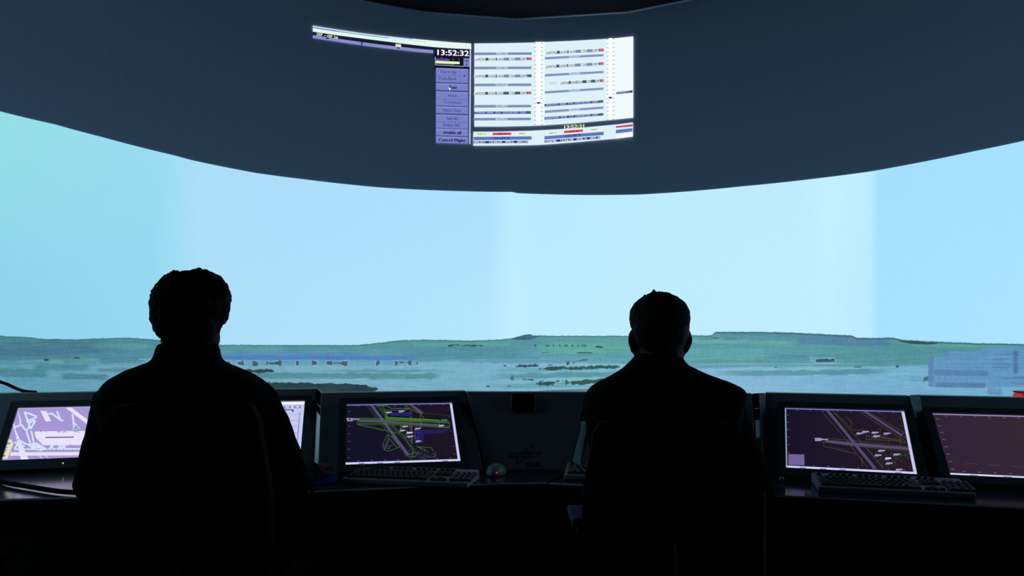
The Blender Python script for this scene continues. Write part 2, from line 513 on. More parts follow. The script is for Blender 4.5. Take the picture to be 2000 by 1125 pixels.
    blob(1940, 2300, 737, 742, (112, 146, 184), .8, 3, .01)
    blob(1960, 2300, 748, 754, (114, 148, 182), .7, 3, .02)
    blob(1975, 1992, 684, 732, (104, 132, 168), .9, 3, taper=.05)
    blob(1925, 1960, 757, 772, (128, 164, 200), .8, 4, .1)
    for i in range(9):
        blob(1832 + i * 11, 1837 + i * 11, 736, 746, (118, 164, 196), .5, 2, taper=.02)
    blob(1804, 1813.5, 736, 743.5, (96, 122, 116), 1, 1, -.4, taper=.05)
    # grain
    fac = np.stack([np.interp(px, [0, 700, 920, 1150, 1500, 1720, 2000], q) for q in ((.77, .81, .78, .84, .88, .79, .75), (.86, .88, .87, .91, .92, .87, .85), (.93, .95, .93, .96, .98, .94, .93))], -1)
    L = L * fac
    gr = (vnoise(px * .9, py * .9) - .5) * 13 + (vnoise(px / 26.0, py / 2.2) - .5) * 13 + (vnoise(px / 2.2, py / 9.0) - .5) * 6
    L = L + gr[..., None] * np.array((1., .9, .8)) + ((vnoise(px / 6.0 + 40, py / 3.0) - .5) * 10)[..., None] * np.array((.6, -.5, 1.))
    # dark outline on the hill tops
    th = np.interp(px, [0, 1380, 1400, 1660, 2000], [1.3, 1.4, 2.4, 2.6, 2.4])
    m = S((th - np.abs(d - .6)) / 1.0 + .4) * (.65 + .35 * vnoise(px / 9.0, px * 0 + 3))
    L = L * (1 - m[..., None]) + np.array((62, 100, 112.)) * m[..., None]
    a = S(d / 1.2 + .5)[..., None]
    c = c + ((vnoise(px * .9, py * .9) - .5) * 2.2)[..., None]
    # a few dead specks above the middle of the airfield
    h = hash2(np.floor(px / 2.0), np.floor(py / 2.0))
    sp = (h > .9935) & (np.abs(px - 1046 - (650 - py) * .02) < 9) & (py > 560) & (py < 650)
    c[sp] = (90, 130, 155)
    out = c * (1 - a) + L * a
    return lin(np.clip(out, 0, 255))

def projected_view():
    # angular columns spanning frame columns about -350 .. 2350
    def ang(x):
        D = float(cyl_depth(x)); a = math.atan2(D - CY, (x - 1000) / F * D - CX)
        return a + 2 * math.pi if a < -math.pi / 2 else a
    a_l, a_m0, a_m1, a_r = ang(-520), ang(-10), ang(2010), ang(2560)
    cols_ = np.concatenate([np.linspace(A1 - .01, a_l, 20, endpoint=False), np.linspace(a_l, a_m0, 60, endpoint=False), np.linspace(a_m0, a_m1, 1500, endpoint=False), np.linspace(a_m1, a_r, 60, endpoint=False), np.linspace(a_r, A0 + .01, 20)])
    rr = R - 0.004
    X = CX + rr * np.cos(cols_); Y = CY + rr * np.sin(cols_)
    cc = np.clip(cols_, a_r, a_l)                      # beyond the view the picture simply goes on
    Yc = CY + rr * np.sin(cc); Xc = CX + rr * np.cos(cc)
    px = 1000 + F * Xc / Yc
    e = edge_y(px)
    ztop = ZC - (e - YH) / F * Yc                      # picture's upper edge
    fr = np.concatenate([np.linspace(0, 1, 24, endpoint=False)])
    zmid = ZC - (640 - YH) / F * Yc
    zbot = ZC - (790 - YH) / F * Yc
    rowz = [ztop + (zmid - ztop) * t for t in fr]
    rowz += [zmid + (zbot - zmid) * t for t in np.linspace(0, 1, 190)]
    rowz += [zbot * .5 + .15, np.full_like(zbot, .3)]
    Z = np.array(rowz)
    nr, nc = Z.shape
    XX = np.broadcast_to(X, Z.shape); YY = np.broadcast_to(Y, Z.shape)
    PX = np.broadcast_to(px, Z.shape); PY = YH - F * (Z - ZC) / Yc
    C = paint(PX, PY)
    me = bpy.data.meshes.new('projected_view')
    o0 = Vector((CX, CY + R, 0))
    co = np.stack([XX - o0.x, YY - o0.y, Z], -1).reshape(-1, 3).astype(np.float32)
    idx = np.arange(nr * nc).reshape(nr, nc)
    quads = np.stack([idx[:-1, :-1], idx[1:, :-1], idx[1:, 1:], idx[:-1, 1:]], -1).reshape(-1, 4)
    nq = len(quads)
    me.vertices.add(len(co)); me.vertices.foreach_set('co', co.ravel())
    me.loops.add(nq * 4); me.loops.foreach_set('vertex_index', quads.ravel().astype(np.int32))
    me.polygons.add(nq); me.polygons.foreach_set('loop_start', np.arange(0, nq * 4, 4, dtype=np.int32))
    me.update(calc_edges=True)
    me.materials.append(M['picture'])
    a = me.color_attributes.new('picture', 'FLOAT_COLOR', 'POINT')
    arr = np.ones((len(co), 4), np.float32); arr[:, :3] = C.reshape(-1, 3)
    a.data.foreach_set('color', arr.ravel())
    o = bpy.data.objects.new('projected_view', me)
    link(o, screen)
projected_view()

# --- projected clock and button panel (upper left) and flight strip table (upper right)
WH, PER = (236, 252, 246), (128, 136, 200)
def curve_bar(pic, top, bot, c, x0=None, x1=None, layer=1):
    tx = np.array(top, float); bx = np.array(bot, float)
    x0 = tx[0, 0] if x0 is None else x0; x1 = tx[-1, 0] if x1 is None else x1
    n = 24
    for i in range(n):
        a = x0 + (x1 - x0) * i / n; b = x0 + (x1 - x0) * (i + 1) / n
        pic.face([(a, np.interp(a, tx[:, 0], tx[:, 1])), (b, np.interp(b, tx[:, 0], tx[:, 1])), (b, np.interp(b, bx[:, 0], bx[:, 1])), (a, np.interp(a, bx[:, 0], bx[:, 1]))], c, layer)

p = Picture(on_cyl, 590, 30, 4.1667, step=20)
T1 = [(85, 85), (280, 116), (480, 145), (640, 165), (780, 180), (930, 196), (1080, 210), (1230, 223), (1375, 232)]
T2 = [(85, 135), (280, 164), (480, 190), (640, 210), (780, 228), (930, 246), (1080, 262), (1230, 272), (1375, 278)]
curve_bar(p, T1, T2, (228, 248, 240))
mixT = lambda t: [(a[0], a[1] * (1 - t) + b[1] * t) for a, b in zip(T1, T2)]
curve_bar(p, mixT(.02), mixT(.14), (150, 175, 225), x1=900, layer=2)
curve_bar(p, mixT(.25), mixT(.45), (112, 130, 205), x1=300, layer=2)
curve_bar(p, mixT(.25), mixT(.45), (130, 180, 195), x0=300, x1=700, layer=2)
curve_bar(p, mixT(.3), mixT(.42), (190, 225, 225), x0=700, x1=1000, layer=2)
B1 = [(85, 163), (280, 192), (478, 220), (640, 241), (780, 257), (930, 274), (1065, 286)]
B2 = [(85, 187), (280, 217), (478, 246), (640, 267), (780, 283), (930, 300), (1065, 311)]
curve_bar(p, T2, [(x, y) for x, y in [(85, 163), (280, 192), (478, 220), (640, 241), (780, 257), (930, 274), (1065, 286), (1230, 300), (1375, 312)]], (22, 28, 48), layer=0)
curve_bar(p, B1, B2, (138, 142, 205), x1=478)
curve_bar(p, B1, B2, (138, 142, 205), x0=490)
p.text('DEP', 115, 160, 168, 22, (225, 240, 190), 3, .14)
p.text('-', 176, 188, 176, 22, (225, 240, 190), 3)
p.text('ODP', 197, 240, 184, 22, (225, 240, 190), 3, .1)
p.text('26', 252, 286, 192, 22, (225, 240, 190), 3, .1)
p.rect(190, 184, 214, 196, (20, 25, 40), 3)
p.rect(757, 236, 802, 262, (210, 225, 205), 3, .08)
p.rect(768, 264, 792, 274, (25, 30, 60), 3)
p.rect(1080, 290, 1362, 440, (16, 20, 38), 0, .03)
p.text('13:52:32', 1100, 1355, 327, 44, (252, 252, 250), 2, .035)
for dx in (-2, 2):
    p.text('13:52:32', 1100 + dx, 1355 + dx, 327, 46, (252, 252, 250), 3, .035)
p.rect(1080, 340, 1084, 408, (190, 195, 225), 2)
p.rect(1080, 404, 1312, 409, (170, 175, 215), 2, .055)
p.rect(1086, 352, 1196, 372, (90, 70, 165), 2, .06)
p.rect(1086, 372, 1280, 391, (232, 252, 190), 2, .05)
p.rect(1086, 391, 1240, 397, (110, 170, 60), 2, .05)
for x in (1172, 1225, 1272): p.rect(x, 352, x + 3, 378, (120, 125, 160), 3)
p.rect(1125, 345, 1140, 352, (150, 40, 60), 3)
p.rect(1312, 352, 1362, 420, PER, 2, .05)
p.rect(1318, 372, 1356, 377, (40, 45, 90), 3, .05)
p.rect(1335, 360, 1339, 390, (40, 45, 90), 3)
p.rect(1326, 396, 1348, 412, (95, 100, 165), 3)
btn = [(432, 548, None), (556, 612, None), (622, 738, None), (744, 800, None), (810, 922, None), (926, 982, None), (988, 1042, None)]
for a, b, _ in btn:
    p.rect(1088, a, 1350, b, (120, 128, 200), 1, .035)
    p.rect(1088, a, 1350, a + 5, (160, 166, 225), 2, .035)
    p.rect(1088, b - 5, 1350, b, (88, 94, 165), 2, .035)
p.rect(1088, 489, 1285, 492, (85, 90, 160), 2, .035); p.rect(1285, 440, 1288, 552, (85, 90, 160), 2)
p.rect(1088, 680, 1350, 683, (85, 90, 160), 2, .035); p.rect(1088, 866, 1350, 869, (85, 90, 160), 2, .035)
faint, dark = (70, 76, 138), (26, 30, 66)
for s, x0, x1, yb, c in (('Start-Up', 1122, 1252, 474, faint), ('Push-Back', 1112, 1255, 528, faint), ('+', 1308, 1326, 508, dark), ('Taxi', 1192, 1252, 600, dark), ('Hold', 1184, 1250, 668, faint),
                         ('Continue', 1150, 1290, 720, faint), ('Hand Over', 1142, 1292, 786, faint), ('Add NC', 1172, 1268, 854, faint), ('Delete NC', 1145, 1284, 906, faint),
                         ('enable all', 1145, 1290, 966, dark), ('Cancel Flight', 1106, 1325, 1026, dark)):
    p.text(s, x0, x1, yb, 24, c, 3, .035)
    if c is dark: p.text(s, x0 + 2, x1 + 2, yb, 24, c, 3, .035)
p.face([(1190, 590), (1208, 600), (1200, 604), (1204, 616), (1196, 614)], (245, 250, 250), 4)
p.quad((1364, 238), (1374, 238), (1368, 1050), (1360, 1050), (205, 212, 245), 1)
p.build('clock_display', screen)

p = Picture(on_cyl, 910, 60, 4.6883, step=20)
WB = (222, 240, 250)
# whole area, split in curved columns
def ymap(x, y):
    """rows are level in the left column and climb to the right of it"""
    k = max(0.0, x - 600) / 930.0
    return y
def slopeq(x0, x1, yl0, yr0, yl1, yr1, c, layer=1):
    p.quad((x0, yl0), (x1, yr0), (x1, yr1), (x0, yl1), c, layer)
def curve_area(xs, ts, bs, c, layer):
    for i in range(len(xs) - 1):
        slopeq(xs[i], xs[i + 1], ts[i], ts[i + 1], bs[i], bs[i + 1], c, layer)
xs = [76, 320, 600, 720, 1000, 1260, 1390, 1533]
curve_area(xs, [120, 118, 112, 107, 95, 80, 71, 56], [880, 880, 874, 868, 850, 826, 814, 799], WB, 1)
curve_area([630, 720], [108, 106], [870, 866], (238, 252, 250), 2)
curve_area([1285, 1390, 1533], [80, 71, 56], [822, 813, 799], (240, 250, 255), 2)
curve_area([66, 320, 600, 720, 1000, 1260, 1390, 1530], [928, 926, 918, 912, 896, 872, 860, 842], [1055, 1054, 1050, 1045, 1024, 1000, 990, 972], WB, 1)
curve_area([650, 684], [108, 107], [868, 867], (255, 255, 255), 3)
curve_area([1310, 1340], [73, 72], [820, 816], (255, 255, 255), 3)
GB = (128, 142, 182)
for y, s in ((202, 'SWR1338'), (332, 'AFR1700'), (487, 'DLH338'), (682, 'DLH402Y'), (800, 'BAW901K')):
    slopeq(76 - (y - 200) / 90, 600 - (y - 200) / 90, y + 2, y, y + 26, y + 23, GB, 2)
    p.text(s, 272, 382, y + 23, 20, (205, 222, 240), 3)
def slot_row(x0, x1, yl, yr, h, last, mids, txt=(16, 40, 60)):
    w = x1 - x0
    sl = (yr - yl) / w
    def seg(a, b, c, l=2): slopeq(x0 + a * w, x0 + b * w, yl + a * w * sl, yl + b * w * sl, yl + a * w * sl + h, yl + b * w * sl + h, c, l)
    seg(0, 1, (150, 160, 190), 2)
    seg(.0, .97, (238, 248, 252), 3)
    seg(.19, .245, (70, 84, 120), 4); seg(.37, .4, (110, 122, 150), 4)
    seg(.51, .61, mids, 4); seg(.71, .81, mids, 4); seg(.91, .94, (100, 110, 140), 4)
    seg(.94, 1, last, 4)
    k = 24
    for a, b, s in ((.015, .175, 'LH9736'), (.25, .36, 'A320'), (.41, .5, 'A24'), (.625, .7, 'TXI'), (.825, .9, 'DEP')):
        p.text(s, x0 + a * w, x0 + b * w, yl + a * w * sl + h - 3, h - 7, txt, 5, sl)
    seg(0, .9, (80, 90, 110), 5) if False else slopeq(x0, x0 + .9 * w, yl + h, yl + .9 * w * sl + h, yl + h + 3, yl + .9 * w * sl + h + 3, (70, 84, 90), 5)
RED, GRN = (214, 92, 104), (60, 105, 96)
slot_row(76, 600, 255, 250, 24, RED, GB)
slot_row(73, 600, 408, 406, 24, GRN, GB)
slot_row(72, 597, 566, 562, 24, RED, GRN)
for y in (744,):
    slopeq(70, 594, y, y - 3, y + 24, y + 21, (70, 84, 160), 2)
    slopeq(552, 594, y - 3, y - 3, y + 21, y + 21, GRN, 4)
    p.text('TF9028  0800  A24  DEPARTED  DEP', 80, 548, y + 20, 18, (165, 180, 225), 3)
slot_row(728, 1263, 196, 170, 24, RED, GB)
slot_row(724, 1261, 323, 294, 24, RED, GB)
slot_row(862, 1261, 472, 449, 24, RED, GRN)
p.text('SWR79', 760, 830, 498, 20, (190, 205, 180), 3, -.06)
for yl, yr, s in ((246, 218, 'DLH3412'), (402, 372, 'DLH1094'), (558, 524, 'DLH339'), (735, 698, 'BER6509')):
    slopeq(722, 1260, yl, yr, yl + 22, yr + 20, (132, 148, 190), 2)
    p.text(s, 944, 1042, (yl + yr) / 2 + 24, 20, (205, 222, 240), 3, -.06)
for yl, yr, s in ((675, 640, 'AFR1972  0830  T74  DEPARTED  DEP'), (794, 758, 'BAW4304  0730  T37  DEPARTED  DEP')):
    slopeq(718, 1258, yl, yr, yl + 24, yr + 22, (62, 80, 160), 2)
    slopeq(1212, 1258, yl - 32, yr, yl - 10, yr + 20, GRN, 3)
    p.text(s, 730, 1208, yl + 20, 18, (175, 192, 232), 4, -.068)
for i in range(20):
    y = 118 + i * 39.2
    for x, dy in ((632, 0), (694, -1), (1297, -34), (1352, -38)):
        yy = y + dy * (1 + .3 * i / 20)
        if x > 1000: yy = 84 + (y - 118) * .985 + (0 if x < 1300 else -4)
        p.rect(x - 8, yy, x + 8, yy + 4, (150, 165, 175), 4)
        p.rect(x - 4, yy - 4, x + 4, yy + 6, (175, 188, 195), 3)
p.rect(648, 660, 680, 674, (30, 50, 62), 5)
p.rect(1308, 612, 1338, 626, (30, 45, 62), 5)
slopeq(1378, 1527, 568, 550, 588, 572, (66, 74, 110), 4)
p.text('LUG4711', 1384, 1492, 585, 17, (180, 190, 225), 5, -.1)
for dx in (0, 2):
    p.text('13:52:31', 900 + dx, 1080 + dx, 902, 34, (236, 240, 190), 3, -.05)
# footer
def foot(x0, x1, yl, sl, c1, c2, c3, words):
    h = 22
    p.quad((x0 + 10, yl), (x0 + .26 * (x1 - x0), yl), (x0 + .26 * (x1 - x0), yl + h), (x0 + 10, yl + h), c1, 3)
    w = x1 - x0
    def seg(a, b, c, y0, y1, l=3): slopeq(x0 + a * w, x0 + b * w, yl + a * w * sl + y0, yl + b * w * sl + y0, yl + a * w * sl + y1, yl + b * w * sl + y1, c, l)
    seg(.33, .65, (222, 66, 92), 0, 22)
    seg(.74, .98, c3, 0, 22)
    seg(0, 1, (92, 118, 186), 36, 66)
    seg(0, .94, (42, 52, 128), 74, 96)
    p.text('GMP 14', x0 + .07 * w, x0 + .2 * w, yl + 16, 11, (90, 110, 60), 4, sl)
    p.text('RWY 26', x0 + .42 * w, x0 + .56 * w, yl + .45 * w * sl + 17, 12, (110, 30, 50), 4, sl)
    p.text('WIND 2', x0 + .78 * w, x0 + .9 * w, yl + .8 * w * sl + 16, 11, (110, 120, 70), 4, sl)
    p.text('CLR DEP 26', x0 + .34 * w, x0 + .62 * w, yl + .4 * w * sl + 60, 18, (30, 38, 66), 4, sl)
    p.text(words, x0 + .01 * w, x0 + .93 * w, yl + 94, 17, (235, 240, 250), 4, sl)
foot(68, 600, 940, -.01, (226, 242, 190), None, (232, 248, 215), '05LZU   12:58:20   090:2   007:19')
foot(718, 1262, 934, -.075, (236, 244, 232), None, (238, 246, 232), '10SJMB   12:56:28   090: 0   007: 8')
slopeq(1374, 1527, 878, 860, 894, 880, (222, 66, 92), 3)
slopeq(1374, 1525, 912, 896, 944, 926, (92, 118, 186), 3)
slopeq(1376, 1525, 958, 936, 990, 968, (250, 250, 255), 3)
p.build('flight_strip_display', screen)

# ------------------------------------------------------------------ room
def struct(name, bm, mat):
    o = from_bm(name, bm, mat)
    o['kind'] = 'structure'
    return o
bm = bmesh.new(); box(bm, -4.6, 5.2, -1.6, 7.6, -0.1, 0); struct('floor', bm, M['carpet'])
bm = bmesh.new(); box(bm, -4.6, 5.2, -1.6, 7.6, ZTOP + 0.26, ZTOP + 0.36); struct('ceiling', bm, M['ceiling'])
bm = bmesh.new(); box(bm, -4.7, -4.6, -1.6, 7.6, 0, ZTOP + 0.36); struct('wall_left', bm, M['black_wall'])
bm = bmesh.new(); box(bm, 5.2, 5.3, -1.6, 7.6, 0, ZTOP + 0.36); struct('wall_right', bm, M['black_wall'])
bm = bmesh.new(); box(bm, -4.6, 5.2, -1.7, -1.6, 0, ZTOP + 0.36); struct('wall_back', bm, M['black_wall'])
bm = bmesh.new(); box(bm, -4.6, 5.2, 7.6, 7.7, 0, ZTOP + 0.36); struct('wall_front', bm, M['black_wall'])
# lowered black ceiling with an angular front edge and a thin rail against the round screen
kink = [(-160, -200), (250, -118), (560, -32), (787, 21.5), (1007, 38.5), (1228, 24.5), (1345, 1), (1600, -75), (1900, -200)]
ZL = 3.885
pts = [at_z(x, y, ZL) for x, y in kink]
bm = bmesh.new()
loop = [Vector((-4.6, -1.6, ZL)), Vector((-4.6, pts[0].y - .3, ZL))] + pts + [Vector((5.2, pts[-1].y - .3, ZL)), Vector((5.2, -1.6, ZL))]
a_ = [bm.verts.new(p_ + Vector((0, 0, .003))) for p_ in loop]; b_ = [bm.verts.new(p_ + Vector((0, 0, .27))) for p_ in loop]
bm.faces.new(a_[::-1]); bm.faces.new(b_)
for i in range(len(loop)):
    k = (i + 1) % len(loop)
    bm.faces.new((a_[i], a_[k], b_[k], b_[i]))
struct('ceiling', bm, M['ceiling'])
bm = bmesh.new()
for a, b in zip(pts, pts[1:]):
    d = (b - a).normalized(); nn = Vector((-d.y, d.x, 0)) * .004
    q = [a - nn * 6, b - nn * 6, b + nn, a + nn]
    hexa(bm, [v - Vector((0, 0, .004)) for v in q] + [v + Vector((0, 0, .002)) for v in q])
struct('trim_1', bm, M['rail'])

# ------------------------------------------------------------------ consoles
MON = {'m1': (-1.52, 2.61, .790, math.radians(-15.7), .80), 'm2': (-.925, 2.65, .785, -.2, .62), 'm3': (-.356, 2.530, .786, -.198, .633),
       'm4': (.535, 2.50, .786, .29, .62), 'm5': (1.054, 2.395, .783, .326, .613), 'm6': (1.508, 2.272, .783, .30, .60), 'corner': (.05, 2.606, .757, .03, .795)}
def mon_frame(k):
    X, D, z, phi, tilt = MON[k]
    r = Vector((math.cos(phi), -math.sin(phi), 0))
    b = Vector((math.sin(phi) * math.cos(tilt), math.cos(phi) * math.cos(tilt), math.sin(tilt)))
    return Vector((X, D, z)), r, b, r.cross(b).normalized()
def unit(label, Fl, Fr, Pl, Pr, Tl, Tr, mon=None):
    """Fl.. = (x, y) in the frame of: worktop front edge (z .75), foot of the sloping panel (z .757), panel top (z 1.0)"""
    fl, fr = at_z(*Fl, .75), at_z(*Fr, .75)
    pl, pr = at_z(*Pl, .757), at_z(*Pr, .757)
    tl, tr = at_z(*Tl, 1.0), at_z(*Tr, 1.0)
    if mon:
        P0, r_, b_, n_ = mon_frame(mon)
        P0 = P0 - n_ * (.0195 if mon != 'corner' else 0)
        def hit(x, z):      # point of the sloping panel plane at height z seen in column x
            u = (x - 1000) / F
            D = (P0.dot(n_) - n_.z * z) / (n_.x * u + n_.y)
            return Vector((u * D, D, z))
        pl, pr, tl, tr = hit(Pl[0], .757), hit(Pr[0], .757), hit(Tl[0], 1.0), hit(Tr[0], 1.0)
    o = thing('control_console', label, 'console', ((pl + pr) / 2).xy.to_3d(), 0)
    xy = lambda v, z: Vector((v.x, v.y, z))
    back = lambda a, b, s: (b - a).xy.to_3d().normalized() * s
    bl, br = tl + back(pl, tl, .05), tr + back(pr, tr, .05)
    bm = bmesh.new()
    prof = lambda p_, t_, b_: [xy(p_, .006), xy(p_, .745), xy(p_, .757), xy(t_, 1.0), xy(b_, 1.0), xy(b_, .006)]
    prism(bm, [prof(pl, tl, bl), prof(pr, tr, br)])
    hs = from_bm('housing', bm, M['console'], o, bevel=.003)
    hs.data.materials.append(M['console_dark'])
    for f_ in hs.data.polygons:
        if f_.center.z < .72: f_.material_index = 1  # under-desk shade put into the colour of the low faces
    bm = bmesh.new()
    ql, qr = pl - back(fl, pl, .002), pr - back(fr, pr, .002)
    hexa(bm, [xy(v, .722) for v in (fl, fr, qr, ql)] + [xy(v, .75) for v in (fl, fr, qr, ql)])
    from_bm('worktop', bm, M['worktop'], o, bevel=.002)
    # thin edging on the front lip, its pale colour standing for reflected screens
    e = (fr - fl).xy.to_3d().normalized(); nrm = Vector((e.y, -e.x, 0))
    bm = bmesh.new()
    hexa(bm, [xy(v, .7455) for v in (fl + nrm * .004, fr + nrm * .004, fr, fl)] + [xy(v, .7475) for v in (fl + nrm * .004, fr + nrm * .004)] + [xy(v, .7512) for v in (fr, fl)])
    from_bm('edge_strip', bm, M['edge'], o)
    # fascia under the worktop
    bm = bmesh.new()
    ins = -nrm * .05
    hexa(bm, [xy(v, .64) for v in (fl + ins, fr + ins, fr + ins * 1.4, fl + ins * 1.4)] + [xy(v, .7215) for v in (fl + ins, fr + ins, fr + ins * 1.4, fl + ins * 1.4)])
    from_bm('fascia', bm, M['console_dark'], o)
    return o, (pl, pr, tl, tr)

fy = lambda x: 975 - 17 * (x - 10) / 626
U = {}
U['a1'] = unit('dark control console at the far left edge, under the purple airport map', (-160, fy(-160)), (262, fy(262)), (-110, 932), (262, 930), (-60, 763), (262, 763), 'm1')
U['a2'] = unit('dark control console in front of the left man, under the white list screen', (266, fy(266)), (606, fy(606)), (265, 930), (612, 925), (265, 763), (619, 764), 'm2')
U['b'] = unit('dark control console between the two men carrying the green-lined radar map', (614, 958.8), (971, 943.8), (620, 929), (944, 918), (627, 766.5), (911, 765), 'm3')
U['c'] = unit('plain wedge-shaped corner console with a black emblem between the two men', (973, 943.7), (1069, 942.6), (946, 916), (1112, 915), (913, 765), (1146, 766), 'corner')
U['d'] = unit('dark control console hidden behind the right man', (1073, 943), (1494, 965.5), (1134, 919), (1478, 938), (1160, 767), (1469, 769), 'm4')
U['e1'] = unit('dark control console right of the right man, with the airport map of two crossing runways', (1515, 967.5), (1850, 984), (1499, 940.5), (1818, 952), (1495, 769), (1776, 774.5), 'm5')
U['e2'] = unit('dark control console at the far right edge carrying the empty brown radar screen', (1852, 984), (2330, 1008), (1822, 952), (2260, 972), (1796, 775), (2210, 782), 'm6')

# pale strips in the gaps
def gap_strip(label, pts, z_hint, mat='filler', group=None):
    o = thing('filler_strip', label, 'filler strip', ((pts[0] + pts[2]) / 2), 0)
    n_ = (pts[1] - pts[0]).cross(pts[3] - pts[0]).normalized()
    if n_.y > 0: n_ = -n_
    bm = bmesh.new()
    hexa(bm, [v - n_ * .006 for v in pts] + list(pts))
    from_bm('strip', bm, M[mat], o)
    return o, n_
def slope_pt(Pa, Ta, t, off=0):   # point on the line panel foot -> panel top
    return Pa.lerp(Ta, t) + Vector((0, -off * .6, off * .8))
PL = lambda k: U[k][1]
def between(k1, k2, t, s, off=-.002):
    """a point in the gap: t up the slope, s across from unit k1's right edge to k2's left edge"""
    a = slope_pt(PL(k1)[1], PL(k1)[3], t, off); b = slope_pt(PL(k2)[0], PL(k2)[2], t, off)
    return a.lerp(b, s)
def gap_block(k1, k2):
    bm = bmesh.new(); rings = []
    for s_ in (.02, .98):
        lo, hi = between(k1, k2, 0, s_, -.004), between(k1, k2, 1, s_, -.004)
        lo.y += .03
        back_ = hi + Vector((0, .04, 0))
        rings.append([Vector((lo.x, lo.y, .006)), lo, hi, back_, Vector((back_.x, back_.y, .006))])
    prism(bm, rings)
    return bm
for k1, k2, t0, t1, s0, s1, lab in (('a2', 'b', .06, .70, .0, .98, 'pale narrow strip in the gap between consoles, right of the left man'),
                                    ('c', 'd', .06, .60, .1, .9, 'pale narrow strip in the console gap beside the keyboard left of the right man'),
                                    ('d', 'e1', .45, .66, .15, .5, 'short pale strip in the console gap just right of the right man')):
    q = [between(k1, k2, t0, s0), between(k1, k2, t0, s1), between(k1, k2, t1, s1), between(k1, k2, t1, s0)]
    o, _ = gap_strip(lab, q, 0)
    q = [between(k1, k2, .80, s0), between(k1, k2, .80, s1), between(k1, k2, .813, s1), between(k1, k2, .813, s0)]
    bm = bmesh.new(); hexa(bm, [v + Vector((0, .004, -.006)) for v in q] + q)
    from_bm('bracket', bm, M['edge'], o)
    for ta, tb in ((t1 + .005, .797), (.816, 1.0)):
        q = [between(k1, k2, ta, max(s0 - .1, -.05), .0005), between(k1, k2, ta, s1, .0005), between(k1, k2, tb, s1, .0005), between(k1, k2, tb, max(s0 - .1, -.05), .0005)]
        bm = bmesh.new(); hexa(bm, [v + Vector((0, .003, -.004)) for v in q] + q)
        from_bm('gap_shade', bm, M['foam'], o)  # black sheet standing for the unlit upper part of the gap
    from_bm('backing', gap_block(k1, k2), M['black_plastic'], o)
# post right of the short strip
q = [between('d', 'e1', -.0, .52, .0), between('d', 'e1', 0, .97, .0), between('d', 'e1', 1.0, .97, .0), between('d', 'e1', 1.0, .52, .0)]
bm = bmesh.new(); hexa(bm, [v + Vector((0, .02, -.02)) for v in q] + q)
post = from_bm('filler_post', bm, M['console'])
tag(post, 'narrow dark filler post between consoles, right of the short pale strip', 'filler post')
# pale plate shaped like the lit top of the panel between the right monitors
q = [between('e1', 'e2', .72, .0, .004), between('e1', 'e2', .72, 1.0, .004), between('e1', 'e2', 1.0, 1.0, .004), between('e1', 'e2', 1.0, .0, .004)]
bm = bmesh.new(); hexa(bm, [v + Vector((0, .006, -.006)) for v in q] + q)
pl_ = from_bm('lit_filler_end', bm, M['filler_dim'])
tag(pl_, 'small grey-green plate for the lit panel end at the console top between the two right screens', 'filler plate')
o = from_bm('gap_cover', gap_block('e1', 'e2'), M['black_plastic'])
tag(o, 'long black cover strip sloping down between the two right screens', 'gap cover')

# emblem on the corner console
Pl, Pr, Tl, Tr = PL('c')
cn = (Pr - Pl).cross(Tl - Pl).normalized()
if cn.y > 0: cn = -cn
def on_plane(P0, n_, off=0.0):
    def fn(x, y, layer=0):
        d = Vector(((x - 1000) / F, 1, -(y - YH) / F)); o_ = Vector((0, 0, ZC))
        t = (P0 - o_).dot(n_) / d.dot(n_)
        return o_ + d * t + n_ * (off + .0004 * layer)
    return fn
logo = Picture(on_plane(Pl, cn, .0016), 940, 760, 4.327)
K = (0, 0, 0)
for a, b in (((225, 575), (460, 577)), ((285, 541), (510, 535)), ((225, 575), (285, 541)), ((460, 577), (510, 535)), ((430, 475), (345, 541)), ((430, 475), (432, 537)), ((345, 541), (300, 577)),
             ((432, 537), (385, 577)), ((300, 577), (295, 635)), ((385, 577), (295, 635)), ((390, 540), (345, 577))):
    logo.line([a, b], 6, K)
for dx in (-2, 0, 2):
    logo.text('DLR', 378 + dx, 505 + dx, 656, 36, K, 1)
inv = pm(U['c'][0]).inverted()
me = bpy.data.meshes.new('emblem')
me.from_pydata([tuple(inv @ Vector(v)) for v in logo.v], [], logo.f); me.materials.append(M['logo'])
o = link(bpy.data.objects.new('emblem', me), U['c'][0]); o['label'] = 'black lattice emblem with three letters'

# loudspeaker on the corner panel
mid_sp = on_plane(Pl, cn, 0)(1022, 791)
ex = (Pr - Pl).normalized(); ey = cn.cross(ex).normalized()
mt = Matrix.Translation(mid_sp) @ Matrix((ex, ey, cn)).transposed().to_4x4()
sp = thing('loudspeaker', 'small black square loudspeaker at the top of the emblem console', 'loudspeaker', mid_sp)
bm = bmesh.new(); box(bm, -.046, .046, -.038, .038, .001, .022, mt)
from_bm('cabinet', bm, M['black_plastic'], sp, bevel=.01, seg=3)
bm = bmesh.new(); box(bm, -.038, .038, -.031, .031, .0222, .025, mt)
from_bm('grille', bm, M['foam'], sp, bevel=.003)

